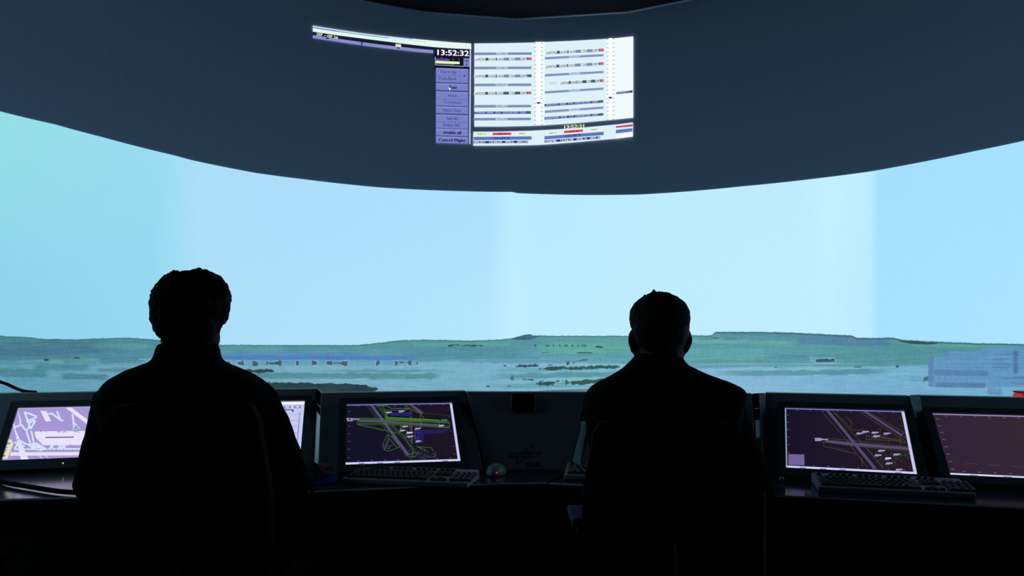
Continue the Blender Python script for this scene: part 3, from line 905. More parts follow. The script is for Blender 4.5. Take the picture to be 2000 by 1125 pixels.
# ------------------------------------------------------------------ monitors
def monitor(label, mk, w, h, draw, led=True, m=.026, bot=.034, thick=.018):
    P0, r, b, n_ = mon_frame(mk)
    mt = Matrix.Translation(P0) @ Matrix((r, b, n_)).transposed().to_4x4()
    o = thing('monitor', label, 'monitor', P0)
    bm = bmesh.new()
    # bezel frame with an opening, plus back shell
    W, t_ = w / 2, thick
    outer = [(-W - m, -bot), (W + m, -bot), (W + m, h + m), (-W - m, h + m)]
    inner = [(-W, 0), (W, 0), (W, h), (-W, h)]
    V = lambda p_, zz: bm.verts.new(mt @ Vector((p_[0], p_[1], zz)))
    of, if_, ib, ob = [V(q_, .006) for q_ in outer], [V(q_, .004) for q_ in inner], [V(q_, -.004) for q_ in inner], [V(q_, -t_) for q_ in outer]
    for i in range(4):
        j = (i + 1) % 4
        bm.faces.new((of[i], of[j], if_[j], if_[i])); bm.faces.new((if_[i], if_[j], ib[j], ib[i])); bm.faces.new((of[j], of[i], ob[i], ob[j]))
    bm.faces.new(ib); bm.faces.new(ob[::-1])
    from_bm('bezel', bm, M['bezel'], o)
    pic = Picture(on_plane(P0 + n_ * -.003, n_))
    pic.mt = mt; pic.w = w; pic.h = h
    def local(u, v, layer=0):   # u right, v down, 0..1
        return mt @ Vector(((u - .5) * w, (1 - v) * h, -.003 + .0004 * layer))
    pic.local = local
    # clip everything drawn to the display area
    base = pic.fn
    imt = mt.inverted()
    def clipped(x, y, layer=0):
        q_ = imt @ base(x, y, layer)
        q_.x = min(max(q_.x, -W + .0005), W - .0005); q_.y = min(max(q_.y, .0005), h - .0005)
        return mt @ q_
    pic.fn = clipped
    draw(pic)
    pic.build('display', o)
    if led:
        c = mt @ Vector((0, -bot * .55, .006))
        bm = bmesh.new(); bmesh.ops.create_icosphere(bm, subdivisions=2, radius=.0028, matrix=Matrix.Translation(c))
        from_bm('power_light', bm, M['green_led'], o)
    return o

def full(pic, c, grad=None):
    pic_local(pic, 0, 0, 1, 1, c, 0, grad)
def pic_local(pic, u0, v0, u1, v1, c, layer=1, grad=None):
    nu = 8 if grad else 1
    for i in range(nu):
        a, b = u0 + (u1 - u0) * i / nu, u0 + (u1 - u0) * (i + 1) / nu
        k = len(pic.v)
        pic.v += [pic.local(a, v0, layer), pic.local(b, v0, layer), pic.local(b, v1, layer), pic.local(a, v1, layer)]
        pic.f.append((k, k + 1, k + 2, k + 3))
        cc = np.array(c, float) if not grad else np.array(c, float) * (1 - (i + .5) / nu) + np.array(grad, float) * (i + .5) / nu
        pic.c.append(lin(cc))
def local_line(pic, pts, wd, c, layer=2):
    asp = pic.w / pic.h
    for a, b in zip(pts, pts[1:]):
        dx, dy = (b[0] - a[0]) * asp, b[1] - a[1]
        l = math.hypot(dx, dy) or 1
        nx, ny = -dy / l * wd / 2 / asp, dx / l * wd / 2
        k = len(pic.v)
        pic.v += [pic.local(max(0, min(1, q[0])), max(0, min(1, q[1])), layer) for q in ((a[0] + nx, a[1] + ny), (b[0] + nx, b[1] + ny), (b[0] - nx, b[1] - ny), (a[0] - nx, a[1] - ny))]
        pic.f.append((k, k + 1, k + 2, k + 3)); pic.c.append(lin(c))
def frame_ui(pic, right=True, left=False, bright=(205, 205, 245), top=(120, 118, 195)):
    pic_local(pic, 0, 0, 1, .018, top, 3)
    pic_local(pic, 0, .95, 1, 1, bright, 3)
    if right: pic_local(pic, .978, 0, 1, 1, (200, 200, 240), 3)
    if left: pic_local(pic, 0, 0, .012, 1, (130, 150, 170), 3)
    for i, u in enumerate((.11, .27, .42, .84)):
        pic_local(pic, u, .966, u + .05, .982, (130, 130, 185), 4)
    for i in range(7):
        pic_local(pic, .018, .12 + i * .125, .035, .126 + i * .125, (110, 112, 140), 3)
        pic_local(pic, .95, .12 + i * .125, .963, .126 + i * .125, (95, 100, 130), 3)
    for i in range(8):
        pic_local(pic, .1 + i * .115, .028, .115 + i * .115, .036, (95, 98, 125), 3)
        pic_local(pic, .1 + i * .115, .925, .115 + i * .115, .933, (95, 98, 125), 3)

def draw_m1(pic):
    full(pic, (166, 150, 214))
    pic.ox, pic.oy, pic.sc = 0, 730, 4.1667
    pk, pt = (233, 226, 252), (212, 226, 246)
    def poly(pts, c, l=1): pic.face(pts, c, l)
    poly([(70, 395), (100, 415), (235, 700), (170, 700)], pk)                       # diagonal runway left
    poly([(530, 275), (580, 275), (760, 410), (760, 450)], pk)                      # runway upper right
    poly([(330, 303), (378, 305), (418, 388), (372, 390)], pk, 2)
    poly([(280, 470), (640, 465), (1000, 465), (1000, 580), (350, 582), (290, 520)], pk)
    poly([(90, 640), (1000, 636), (1000, 662), (80, 668)], pk)
    poly([(115, 610), (1000, 602), (1000, 616), (120, 622)], pt, 2)
    poly([(370, 516), (602, 512), (602, 521), (370, 525)], (98, 78, 128), 3)
    poly([(210, 570), (300, 560), (385, 610), (330, 632), (270, 615)], pt, 2)
    for pts in ([(140, 300), (170, 400)], [(200, 310), (250, 450)], [(205, 312), (300, 350)], [(215, 390), (300, 355)], [(240, 400), (235, 440), (210, 470)], [(290, 380), (250, 450)], [(215, 470), (245, 560)], [(255, 465), (275, 560)], [(395, 325), (430, 328)],
                [(425, 325), (490, 375)], [(465, 305), (480, 350), (500, 385)], [(590, 330), (600, 400), (600, 460)], [(600, 400), (650, 450)], [(110, 440), (165, 420)], [(120, 560), (200, 590)], [(160, 400), (210, 460)], [(160, 545), (215, 575)], [(240, 400), (280, 380)], [(165, 545), (120, 610)]):
        pic.line(pts, 15, pt, 2)
    poly([(490, 372), (522, 380), (505, 392), (495, 385)], pt, 3)
    poly([(600, 440), (640, 455), (610, 462), (596, 462)], pt, 3)
    rnd = random.Random(3)
    for i in range(60):
        x, y = rnd.choice([(rnd.uniform(120, 300), rnd.uniform(300, 600)), (rnd.uniform(280, 650), rnd.choice([468, 580, 612]) + rnd.uniform(-6, 6)), (rnd.uniform(600, 650), rnd.uniform(420, 470))])
        a = rnd.uniform(0, 3.1)
        pic.line([(x, y), (x + 16 * math.cos(a), y + 16 * math.sin(a))], 5, (128, 150, 180), 4)
    for x in (420, 520, 490, 720):
        pic.line([(x - 18, 580), (x + 18, 612)], 12, pt, 3); pic.line([(x + 18, 580), (x - 18, 612)], 12, pt, 3)
    for x in (320, 370):
        pic.line([(x, 668), (x + 24, 690)], 10, (190, 215, 225), 3)
    # yellow legend
    poly([(-60, 540), (95, 538), (112, 570), (60, 695), (-60, 697)], (232, 222, 190), 4)
    poly([(30, 563), (88, 560), (84, 577), (24, 580)], (120, 160, 150), 5)
    poly([(8, 598), (66, 596), (62, 606), (4, 608)], (175, 150, 190), 5)
    poly([(0, 618), (60, 615), (57, 626), (-6, 630)], (165, 140, 195), 5)
    poly([(-20, 636), (52, 634), (48, 644), (-20, 646)], (165, 140, 195), 5)
    poly([(-20, 664), (45, 662), (40, 678), (-20, 680)], (120, 110, 90), 5)
    # continuation behind the man
    pic_local(pic, .85, 0, 1, 1, (166, 150, 214), 1)
    pic_local(pic, 0, 0, 1, .015, (190, 170, 225), 5)

def draw_m2(pic):
    full(pic, (196, 202, 240))
    pic_local(pic, 0, 0, 1, .055, (238, 240, 255), 1)
    pic_local(pic, .0, .075, .6, .95, (150, 152, 215), 1)
    for i in range(6):
        pic_local(pic, .05, .12 + i * .13, .5, .21 + i * .13, (205, 210, 245), 2)
    for i in range(3):
        pic_local(pic, .70 + i * .1, .08, .765 + i * .1, .13, (120, 122, 175), 2)
        pic_local(pic, .715 + i * .1, .09, .75 + i * .1, .12, (215, 216, 245), 3)
    pic_local(pic, .66, .15, .9, .2, (90, 92, 150), 2)
    pic_local(pic, .68, .175, .88, .197, (235, 238, 255), 3)
    for v in (.24, .355, .47, .58, .69, .8, .9):
        pic_local(pic, .62, v, .96, v + .006, (135, 140, 190), 2)
    pic_local(pic, .955, .2, .965, 1, (140, 145, 195), 2)
    pic_local(pic, .76, .39, .82, .395, (150, 155, 200), 2)

RW, RW2 = (82, 74, 112), (118, 106, 152)
GR, DG, YG = (66, 118, 36), (42, 72, 46), (62, 74, 42)
def seg_lines(pic, segs, w, c, layer=2):
    for s in segs: pic.line(s, w, c, layer)
def labels(pic, pts, w, h, c=(170, 168, 205), layer=5):
    for x, y in pts:
        pic.face([(x, y), (x + w, y), (x + w, y + h * .55), (x, y + h * .55)], c, layer)
        pic.face([(x - w * .1, y + h * .62), (x + w * .6, y + h * .62), (x + w * .6, y + h), (x - w * .1, y + h)], (132, 130, 172), layer)

def draw_m3(pic):
    full(pic, (18, 17, 38), (30, 20, 36))
    pic.ox, pic.oy, pic.sc = 660, 770, 6.25
    # runways
    pic.face([(395, 140), (435, 138), (880, 745), (840, 750)], RW, 2)
    pic.face([(875, 132), (915, 132), (1045, 225), (1010, 245)], RW, 2)
    pic.face([(255, 318), (560, 322), (1290, 372), (1290, 400), (560, 350), (255, 338)], RW, 2)
    # bright green taxiway bundle
    for y0, y1, c in ((297, 330, GR), (306, 342, GR), (318, 352, (78, 132, 38)), (346, 384, DG), (360, 404, (80, 124, 44)), (374, 414, GR)):
        pic.line([(250, y0 - 2), (560, y0), (1060, y0 + 22), (1360, y1 + 4)], 4, c, 3)
    pic.line([(575, 285), (1070, 310), (1240, 322)], 9, (84, 150, 32), 3)
    pic.line([(585, 300), (1070, 325), (1240, 345)], 5, (68, 128, 32), 3)
    pic.line([(585, 312), (1000, 332)], 4, GR, 3)
    pic.line([(1240, 330), (1245, 405), (1365, 400), (1360, 345), (1240, 335)], 4, GR, 3)
    pic.line([(235, 335), (240, 375), (640, 462), (760, 482)], 6, GR, 3)
    pic.line([(250, 360), (420, 405), (640, 448)], 4, DG, 3)
    pic.line([(235, 335), (270, 300)], 5, GR, 3)
    for i in range(9):
        pic.line([(330 + i * 22, 372 + i * 5), (322 + i * 22, 392 + i * 5)], 4, DG, 3)
    # parallels beside the diagonal runway
    pic.line([(355, 150), (845, 770)], 4, (62, 74, 60), 3)
    pic.line([(376, 150), (620, 470)], 4, DG, 3)
    pic.line([(485, 150), (600, 300), (770, 480), (905, 650), (960, 740)], 5, GR, 3)
    pic.line([(515, 150), (640, 320)], 6, GR, 3)
    pic.line([(545, 150), (600, 240), (590, 280)], 6, GR, 3)
    pic.line([(620, 370), (850, 600), (930, 720)], 5, YG, 3)
    pic.line([(648, 370), (700, 440), (790, 490), (860, 600)], 4, GR, 3)
    pic.line([(820, 145), (880, 180), (1010, 240), (1060, 315)], 5, GR, 3)
    pic.line([(860, 145), (1000, 235)], 4, YG, 3)
    pic.line([(460, 155), (500, 140), (600, 145), (640, 172), (880, 180)], 5, (76, 140, 60), 3)
    pic.line([(560, 196), (830, 198), (880, 170)], 5, GR, 3)
    pic.line([(570, 200), (590, 270)], 5, GR, 3)
    pic.line([(1050, 235), (1365, 262)], 4, YG, 3)
    pic.line([(1010, 245), (1050, 235)], 5, YG, 3)
    # triangle taxiway lower left
    pic.line([(600, 500), (545, 620), (570, 685), (630, 695), (765, 640)], 5, (72, 110, 92), 3)
    pic.line([(620, 520), (565, 680)], 6, (72, 110, 92), 3)
    pic.line([(630, 545), (590, 660), (640, 670)], 5, (60, 92, 80), 3)
    pic.line([(600, 500), (660, 520), (760, 640)], 6, (72, 110, 60), 3)
    pic.line([(630, 545), (720, 655)], 5, (72, 110, 92), 3)
    pic.line([(610, 640), (680, 620)], 4, (60, 92, 80), 3)
    pic.line([(620, 660), (660, 625)], 4, (60, 92, 80), 3)
    pic.line([(550, 625), (600, 620)], 3, (60, 92, 80), 3)
    # verticals and aprons
    for x, y0, y1 in ((880, 180, 470), (900, 200, 600), (905, 400, 620), (940, 430, 560), (1005, 235, 430), (820, 145, 200), (765, 400, 440), (1020, 330, 420), (830, 480, 560)):
        pic.line([(x, y0), (x, y1)], 4, (86, 110, 60) if x % 2 else (110, 90, 100), 3)
    rnd = random.Random(8)
    for i in range(110):
        x, y = rnd.uniform(850, 1180), rnd.uniform(600, 770)
        if x - 850 > (y - 590) * 2.0 + 30: continue
        a = rnd.choice([.2, 1.2, 1.7, .6]); l = rnd.uniform(12, 40)
        pic.line([(x, y), (x + l * math.cos(a), y + l * math.sin(a))], 4, rnd.choice([DG, (86, 130, 56), (90, 84, 110), (62, 90, 64)]), 3)
    for i in range(60):
        x, y = rnd.uniform(640, 1000), rnd.uniform(370, 600)
        if y > 380 + (x - 620) * .75: continue
        a = rnd.choice([0, .8, 1.57]); l = rnd.uniform(12, 36)
        pic.line([(x, y), (x + l * math.cos(a), y + l * math.sin(a))], 4, rnd.choice([DG, (86, 130, 56), YG]), 3)
    pic.line([(980, 645), (1140, 655), (1165, 700)], 5, GR, 3)
    pic.line([(860, 745), (930, 715), (900, 760), (860, 775)], 5, GR, 3)
    pic.line([(960, 640), (1080, 690)], 5, (72, 140, 60), 3)
    # blue stand rows
    for i in range(5):
        pic.line([(640 - 0 * i, 232 + i * 8), (880, 230 + i * 8)], 4, (48, 38, 150), 4)
    for i in range(6):
        pic.line([(1050, 442 + i * 8), (1370 - 20 * i, 432 + i * 9)], 3, (48, 38, 140), 3)
    for i in range(18):
        pic.line([(950, 440 + i * 9), (1040 + 8 * (i % 3), 440 + i * 9)], 4, (42, 34, 130), 3)
    for i in range(6):
        pic.line([(1180, 700 + i * 12), (1200, 702 + i * 12)], 4, (66, 50, 140), 3)
    for x in (860, 890, 915): pic.line([(x, 540), (x, 570)], 6, (60, 50, 160), 4)
    pic.face([(1260, 308), (1335, 308), (1335, 335), (1260, 335)], (60, 100, 110), 3)
    pic.face([(105, 295), (180, 297), (180, 335), (112, 335)], (150, 145, 190), 5)
    pic.face([(178, 298), (262, 300), (262, 320), (178, 320)], (125, 120, 165), 5)
    pic.face([(130, 305), (160, 306), (155, 325), (128, 322)], (50, 40, 90), 6)
    labels(pic, [(592, 218), (745, 205), (1232, 380), (790, 390), (942, 415), (758, 438), (850, 513), (950, 570)], 66, 24)
    labels(pic, [(840, 465)], 72, 26, (215, 210, 250))
    frame_ui(pic)

def draw_map(pic, simple=False):
    """crossing runways on a dark ground, traced on the display plane of the right-hand map monitor"""
    full(pic, (23, 19, 40), (38, 26, 38))
    pic.ox, pic.oy, pic.sc = 1510, 770, 4.878
    pic.face([(498, 150), (530, 152), (990, 712), (955, 712)], RW, 2)
    pic.face([(855, 165), (890, 168), (1240, 390), (1222, 402)], RW, 2)
    pic.face([(500, 440), (530, 440), (1310, 510), (1312, 535), (760, 490), (495, 458)], RW, 2)
    for s in ([(455, 155), (700, 440), (900, 705)], [(560, 155), (830, 450), (1050, 705)], [(470, 455), (780, 498), (1310, 548)], [(520, 422), (800, 448), (1300, 505)], [(478, 460), (480, 497), (800, 572), (860, 650)], [(830, 170), (1010, 290), (1215, 420)], [(900, 168), (1260, 375)],
              [(590, 180), (690, 270), (755, 345)], [(690, 215), (750, 270), (740, 320)], [(760, 345), (860, 345), (1100, 430), (1270, 470)], [(1020, 320), (1020, 400)], [(1210, 400), (1215, 490)], [(880, 395), (1250, 440)],
              [(885, 435), (1220, 445)], [(900, 520), (960, 600), (1040, 700)], [(845, 600), (850, 690)], [(1160, 580), (1165, 690)], [(1100, 440), (1100, 470)], [(1240, 420), (1280, 390)]):
        pic.line(s, 3.2, (84, 84, 48), 3)
    for i in range(7):
        pic.line([(555 + i * 26, 492 + i * 8), (550 + i * 26, 510 + i * 8)], 3, (80, 84, 56), 3)
    for i in range(8):
        pic.line([(890 + i * 25, 402), (890 + i * 25, 438)], 3, (70, 92, 52), 3)
    rnd = random.Random(5)
    for i in range(90):
        x, y = (rnd.uniform(940, 1230), rnd.uniform(545, 690)) if i < 60 else (rnd.uniform(1120, 1305), rnd.uniform(560, 592))
        if x - 940 < (y - 545) * .6: continue
        a = rnd.choice([.1, .9, 1.5]); l = rnd.uniform(8, 22)
        pic.line([(x, y), (x + l * math.cos(a), y + l * math.sin(a))], 3.4, rnd.choice([(46, 96, 40), (56, 84, 50), (40, 80, 44)]), 3)
    labels(pic, [(795, 370), (850, 355), (942, 362), (1055, 371), (955, 397), (1003, 535), (970, 578), (1148, 570), (1075, 655), (1170, 715)], 62, 20)
    labels(pic, [(1068, 607)], 56, 24, (225, 220, 250))
    pic.face([(397, 420), (460, 421), (460, 450), (400, 450)], (160, 152, 190), 5)
    pic.face([(460, 427), (525, 428), (522, 442), (460, 442)], (140, 134, 176), 5)
    for x in (412, 428, 444): pic.line([(x, 425), (x, 446)], 2.5, (70, 60, 100), 6)
    pic.face([(145, 572), (296, 576), (300, 678), (147, 676)], (112, 98, 152), 2)
    frame_ui(pic, left=True)

def draw_m4(pic):
    full(pic, (32, 20, 44), (44, 28, 40))
    for a, b in (((.3, .02), (.72, .94)), ((.55, .02), (.95, .4)), ((.15, .5), (.97, .6))):
        local_line(pic, [a, b], .03, RW, 2)
    for a, b in (((.26, .02), (.68, .94)), ((.34, .02), (.76, .94)), ((.15, .46), (.97, .56)), ((.15, .54), (.97, .64))):
        local_line(pic, [a, b], .006, DG, 3)
    frame_ui(pic, left=True)
def draw_m6(pic):
    full(pic, (48, 35, 54), (56, 42, 50))
    pic_local(pic, 0, 0, 1, .02, (150, 135, 180), 3)
    pic_local(pic, 0, .955, 1, 1, (212, 214, 248), 3)
    for u in (.14, .38, .55, .7): pic_local(pic, u, .968, u + .06, .985, (140, 140, 190), 4)
    for i in range(8):
        pic_local(pic, .02, .09 + i * .115, .045, .096 + i * .115, (150, 120, 130), 3)
        pic_local(pic, .1 + i * .11, .035, .12 + i * .11, .043, (130, 100, 112), 3)
        pic_local(pic, .1 + i * .11, .92, .12 + i * .11, .928, (130, 100, 112), 3)
    for i in range(4):
        local_line(pic, [(.14 + i * .16, .8 + i * .006), (.23 + i * .16, .806 + i * .006)], .004, (96, 70, 78), 3)

monitor('bright monitor with a purple airport map and yellow legend at the far left', 'm1', .376, .227, draw_m1, bot=.042)
monitor('monitor with a bright white and lavender list, half hidden by the left man', 'm2', .376, .301, draw_m2)
monitor('monitor with a dense green and blue radar map, between the two men', 'm3', .376, .301, draw_m3, led=False)
monitor('monitor with a dark runway map hidden behind the right man', 'm4', .36, .29, draw_m4, led=False)
monitor('monitor with a dark map of two crossing runways and a grey square', 'm5', .376, .301, draw_map, led=False)
monitor('monitor with an empty brown radar screen at the far right', 'm6', .376, .295, draw_m6, led=False)

# ------------------------------------------------------------------ keyboards
def keyboard(label, fl, phi, w=.43, d=.165, zb=.7512, s=1.0):
    """fl: front left corner in plan"""
    o = thing('keyboard', label, 'keyboard', (fl[0], fl[1], zb), -phi)
    o.scale = (s, s, 1)
    tilt = math.radians(5)
    base = Matrix.Rotation(tilt, 4, 'X')
    bm = bmesh.new()
    c = [(0, 0), (w, 0), (w, d), (0, d)]
    hexa(bm, [Vector((x, y, 0)) for x, y in c] + [Vector((x, y, .016 + y * .09)) for x, y in c])
    from_bm('case', bm, M['keyb'], o, bevel=.004, local=True)
    top = lambda x, y, z: Vector((x, y, .0162 + y * .09 + z))
    def key(bm, x, y, kw, kd):
        g = .0012; s = .003
        a = [(x + g, y + g), (x + kw - g, y + g), (x + kw - g, y + kd - g), (x + g, y + kd - g)]
        b = [(x + g + s, y + g + s * .6), (x + kw - g - s, y + g + s * .6), (x + kw - g - s, y + kd - g - s), (x + g + s, y + kd - g - s)]
        hexa(bm, [top(px_, py_, 0) for px_, py_ in a] + [top(px_, py_, .008) for px_, py_ in b])
    u = .0187
    rnd = random.Random(2)
    m_ = .010
    # main block
    bm = bmesh.new()
    rows_ = [[1.3, 1.2, 1.2, 5.8, 1.2, 1.1, 1.1, 2.1], [2.2] + [1] * 10 + [2.8], [1.8] + [1] * 12 + [1.2], [1.5] + [1] * 12 + [1.5], [1] * 13 + [2]]
    for r_, row in enumerate(rows_):
        x = m_
        k = 15 * u / sum(row)
        for kw in row:
            key(bm, x, .012 + r_ * u * 1.02, kw * k, u); x += kw * k
    from_bm('letter_keys', bm, M['keys'], o, local=True)
    bm = bmesh.new()
    for s0 in (0, 1.9, 6.4, 10.9):
        for i in range(1 if s0 == 0 else 4): key(bm, m_ + (s0 + i) * u, .118 + .008, u, u * .85)
    from_bm('function_keys', bm, M['keys'], o, local=True)
    x1 = m_ + 15 * u + .008
    bm = bmesh.new()
    for i in range(3):
        key(bm, x1 + i * u, .012, u, u)
        for r_ in (3, 4): key(bm, x1 + i * u, .012 + r_ * u * 1.02, u, u)
        key(bm, x1 + i * u, .126, u, u * .85)
    key(bm, x1 + u, .012 + u * 1.02, u, u)
    from_bm('cursor_keys', bm, M['keys'], o, local=True)
    x2 = x1 + 3 * u + .008
    bm = bmesh.new()
    for r_ in range(5):
        for i in range(4):
            if r_ == 0 and i == 1: continue
            key(bm, x2 + i * u, .012 + r_ * u * 1.02, u * (2 if r_ == 0 and i == 0 else 1), u)
    from_bm('number_keys', bm, M['keys'], o, local=True)
    return o
def plan(x, y, z=.77): q = at_z(x, y, z); return (q.x, q.y)
keyboard('grey keyboard lying below the green-lined radar map', plan(667, 937, .763), math.radians(11), s=.93)
keyboard('grey keyboard partly hidden behind the right man, beside the emblem console', plan(1101, 930, .763), math.radians(8))
keyboard('dark grey keyboard lying below the monitor with two crossing runways', plan(1598, 953, .763), math.radians(14.5), s=.96)
keyboard('keyboard hidden in front of the left man', (-1.12, 2.31), math.radians(8))

# ------------------------------------------------------------------ mice and mouse pad
def mouse(label, x, y, rz, mat='mouse'):
    o = thing('computer_mouse', label, 'computer mouse', (x, y, .7512), rz)
    bm = bmesh.new()
    bmesh.ops.create_uvsphere(bm, u_segments=24, v_segments=14, radius=1)
    for v in bm.verts:
        zz = v.co.z
        v.co.z = max(zz, -.25)
        k = 1 - .18 * v.co.y
        v.co = Vector((v.co.x * .031 * (1 - .06 * v.co.y), v.co.y * .056, (v.co.z + .25) * .028 * k))
    from_bm('body', bm, M[mat], o, smooth=True, local=True)
    bm = bmesh.new(); box(bm, -.003, .003, .02, .04, .024, .030)
    from_bm('wheel', bm, M['black_plastic'], o, bevel=.001, local=True)
    bm = bmesh.new()
    bmesh.ops.create_uvsphere(bm, u_segments=16, v_segments=8, radius=1, matrix=Matrix.Translation((.008, -.047, .012)) @ Matrix.Diagonal((.008, .006, .0045, 1)))
    from_bm('red_light', bm, M['red_led'], o, smooth=True, local=True)
    return o
mp = at_z(969, 930, .752)
mouse('grey computer mouse glowing red, on the worktop in front of the emblem', mp.x, mp.y + .05, math.radians(-12))
pad = [at_z(x, y, .7512) for x, y in ((596, 948), (657, 944), (665, 924), (604, 925))]
bm = bmesh.new(); hexa(bm, [v for v in pad] + [v + Vector((0, 0, .004)) for v in pad])
o = from_bm('mouse_pad', bm, M['blue_pad'], bevel=.0015)
tag(o, "blue mouse pad under the left man's right hand", 'mouse pad')
m2 = at_z(622, 936, .756)
ms2 = mouse("computer mouse glowing red under the left man's hand", m2.x - .018, m2.y + .01, math.radians(-5), 'black_plastic')
ms2.location.z = .7556

# ------------------------------------------------------------------ cables and small things
bm = bmesh.new()
tube(bm, smooth_path([at(-60, 742, 2.84), at(-15, 743, 2.84), at(10, 749, 2.84), at(30, 758, 2.83), at(48, 764, 2.83), at(70, 766, 2.82)], 8), .006)
o = from_bm('thick_cable', bm, M['cable'], smooth=True); tag(o, 'thick black cable arching over the console top at the far left', 'cable')
bm = bmesh.new()
tube(bm, smooth_path([at_z(-20, 930, .76), at_z(10, 942, .76), at_z(60, 951, .76), at_z(110, 959, .76), at_z(150, 962, .76), at_z(210, 964, .76)], 8), .0075)
o = from_bm('desk_cable', bm, M['cable'], smooth=True); tag(o, 'black cable lying along the worktop front below the purple map', 'cable')
rb = thing('red_box', 'small red box with added glow and a dark green cap at the right edge behind the console', 'lamp', at(1998, 777, 3.0))
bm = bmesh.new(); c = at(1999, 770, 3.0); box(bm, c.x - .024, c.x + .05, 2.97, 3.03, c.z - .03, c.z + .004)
from_bm('red_body', bm, M['red_plastic'], rb, bevel=.006)  # plain box; the glow is added so its red reads bright
bm = bmesh.new(); box(bm, c.x - .02, c.x + .06, 2.965, 3.035, c.z + .0045, c.z + .012)
from_bm('cap', bm, M['green_plastic'], rb, bevel=.006)
bm = bmesh.new(); box(bm, c.x - .01, c.x + .04, 2.98, 3.02, .005, c.z - .031)
from_bm('stand', bm, M['black_plastic'], rb)
# small round knob at the foot of the right map console
k = at_z(1524, 934, .76)
bm = bmesh.new(); bmesh.ops.create_uvsphere(bm, u_segments=16, v_segments=10, radius=.008, matrix=Matrix.Translation((k.x, k.y - .012, .7595)))
o = from_bm('adjuster', bm, M['mouse'], smooth=True); tag(o, 'small round knob on the worktop left of the crossing-runways monitor', 'knob')

# ------------------------------------------------------------------ soft solids for people and chairs
def add_ellipsoid(bm, c, r, rot=None, seg=20):
    mt = Matrix.Translation(c) @ (rot.to_4x4() if rot else Matrix()) @ Matrix.Diagonal((*r, 1))
    bmesh.ops.create_uvsphere(bm, u_segments=seg, v_segments=max(8, seg // 2 + 2), radius=1, matrix=mt)
def add_limb(bm, pts, rs, flat=1.0):
    pts = [Vector(p_) for p_ in pts]
    for (a, ra), (b, rb_) in zip(zip(pts, rs), list(zip(pts, rs))[1:]):
        L_ = (b - a).length
        n_ = max(1, int(L_ / (min(ra, rb_) * .35)))
        for i in range(n_ + 1):
            t = i / n_
            r_ = ra + (rb_ - ra) * t
            bmesh.ops.create_icosphere(bm, subdivisions=2, radius=1, matrix=Matrix.Translation(a.lerp(b, t)) @ Matrix.Diagonal((r_, r_, r_ * flat, 1)))
def add_loft(bm, rings, n=28, power=2.3):
    loops = []
    for c, rx, ry in rings:
        l = []
        for k in range(n):
            a = 2 * math.pi * k / n
            ca, sa = math.cos(a), math.sin(a)
            l.append(Vector(c) + Vector((rx * math.copysign(abs(ca) ** (2 / power), ca), ry * math.copysign(abs(sa) ** (2 / power), sa), 0)))
        loops.append(l)
    prism(bm, loops)
def solid(name, bm, mat, parent, voxel=.008, smooth_it=3, bumps=None):
    """fuse overlapping volumes into one continuous skin"""
    bmesh.ops.recalc_face_normals(bm, faces=bm.faces)
    me = bpy.data.meshes.new(name); bm.to_mesh(me); bm.free()
    tmp = bpy.data.objects.new(name, me); col.objects.link(tmp)
    md = tmp.modifiers.new('fuse', 'REMESH'); md.mode = 'VOXEL'; md.voxel_size = voxel; md.use_smooth_shade = True
    sm = tmp.modifiers.new('soft', 'SMOOTH'); sm.factor = .5; sm.iterations = smooth_it
    dg = bpy.context.evaluated_depsgraph_get(); dg.update()
    out = bpy.data.meshes.new_from_object(tmp.evaluated_get(dg))
    bpy.data.objects.remove(tmp); bpy.data.meshes.remove(me)
    if bumps:
        amp, freq, sub = bumps
        nv = len(out.vertices)
        for v in out.vertices:
            q_ = v.co * freq
            d_ = noise.noise(q_) + .5 * noise.noise(q_ * 2.3 + Vector((3, 1, 7)))
            if sub: d_ += sub * noise.noise(Vector((q_.x * 3.5, q_.y * 3.5, q_.z * 1.2)))
            v.co = v.co + v.normal * amp * d_
    out.materials.clear(); out.materials.append(mat)
    if parent is not None: out.transform(pm(parent).inverted())
    out.polygons.foreach_set('use_smooth', [True] * len(out.polygons))
    out.name = name
    return link(bpy.data.objects.new(name, out), parent)

def add_hand(bm, wrist, fwd, up, side, curl=.5, spread=.12, s=1.0):
    """side: +1 thumb towards +right of (fwd x up); five separate fingers"""
    fwd = Vector(fwd).normalized(); up = Vector(up); up = (up - fwd * up.dot(fwd)).normalized()
    rt = fwd.cross(up).normalized() * side          # towards the thumb
    W_ = Vector(wrist)
    P_ = lambda f, r_, u_: W_ + fwd * f * s + rt * r_ * s + up * u_ * s
    for k, r0 in enumerate((-.030, -.010, .010, .029)):
        add_limb(bm, [P_(.0, r0 * .6, 0), P_(.045, r0 * .85, .004), P_(.088, r0, .003)], [.015 * s, .0145 * s, .012 * s])
    for k, (r0, ln) in enumerate(((-.031, .060), (-.011, .074), (.010, .080), (.030, .072))):
        a = (r0 / .03) * spread
        d = (fwd + rt * a).normalized()
        p0 = P_(.086, r0, .003)
        c1 = curl * (.55 + .05 * k)
        pts = [p0]; ang = 0
        for f, c_ in ((.45, c1 * .7), (.32, c1), (.25, c1 * .9)):
            ang += c_
            pts.append(pts[-1] + (d * math.cos(ang) - up * math.sin(ang)) * ln * f * s)
        add_limb(bm, pts, [.0098 * s, .009 * s, .0082 * s, .0072 * s])
    t0 = P_(.02, .022, -.004)
    add_limb(bm, [t0, t0 + (fwd * .03 + rt * .026 - up * .008) * s, t0 + (fwd * .062 + rt * .036 - up * .014) * s, t0 + (fwd * .084 + rt * .034 - up * .02) * s], [.015 * s, .0118 * s, .010 * s, .0085 * s])

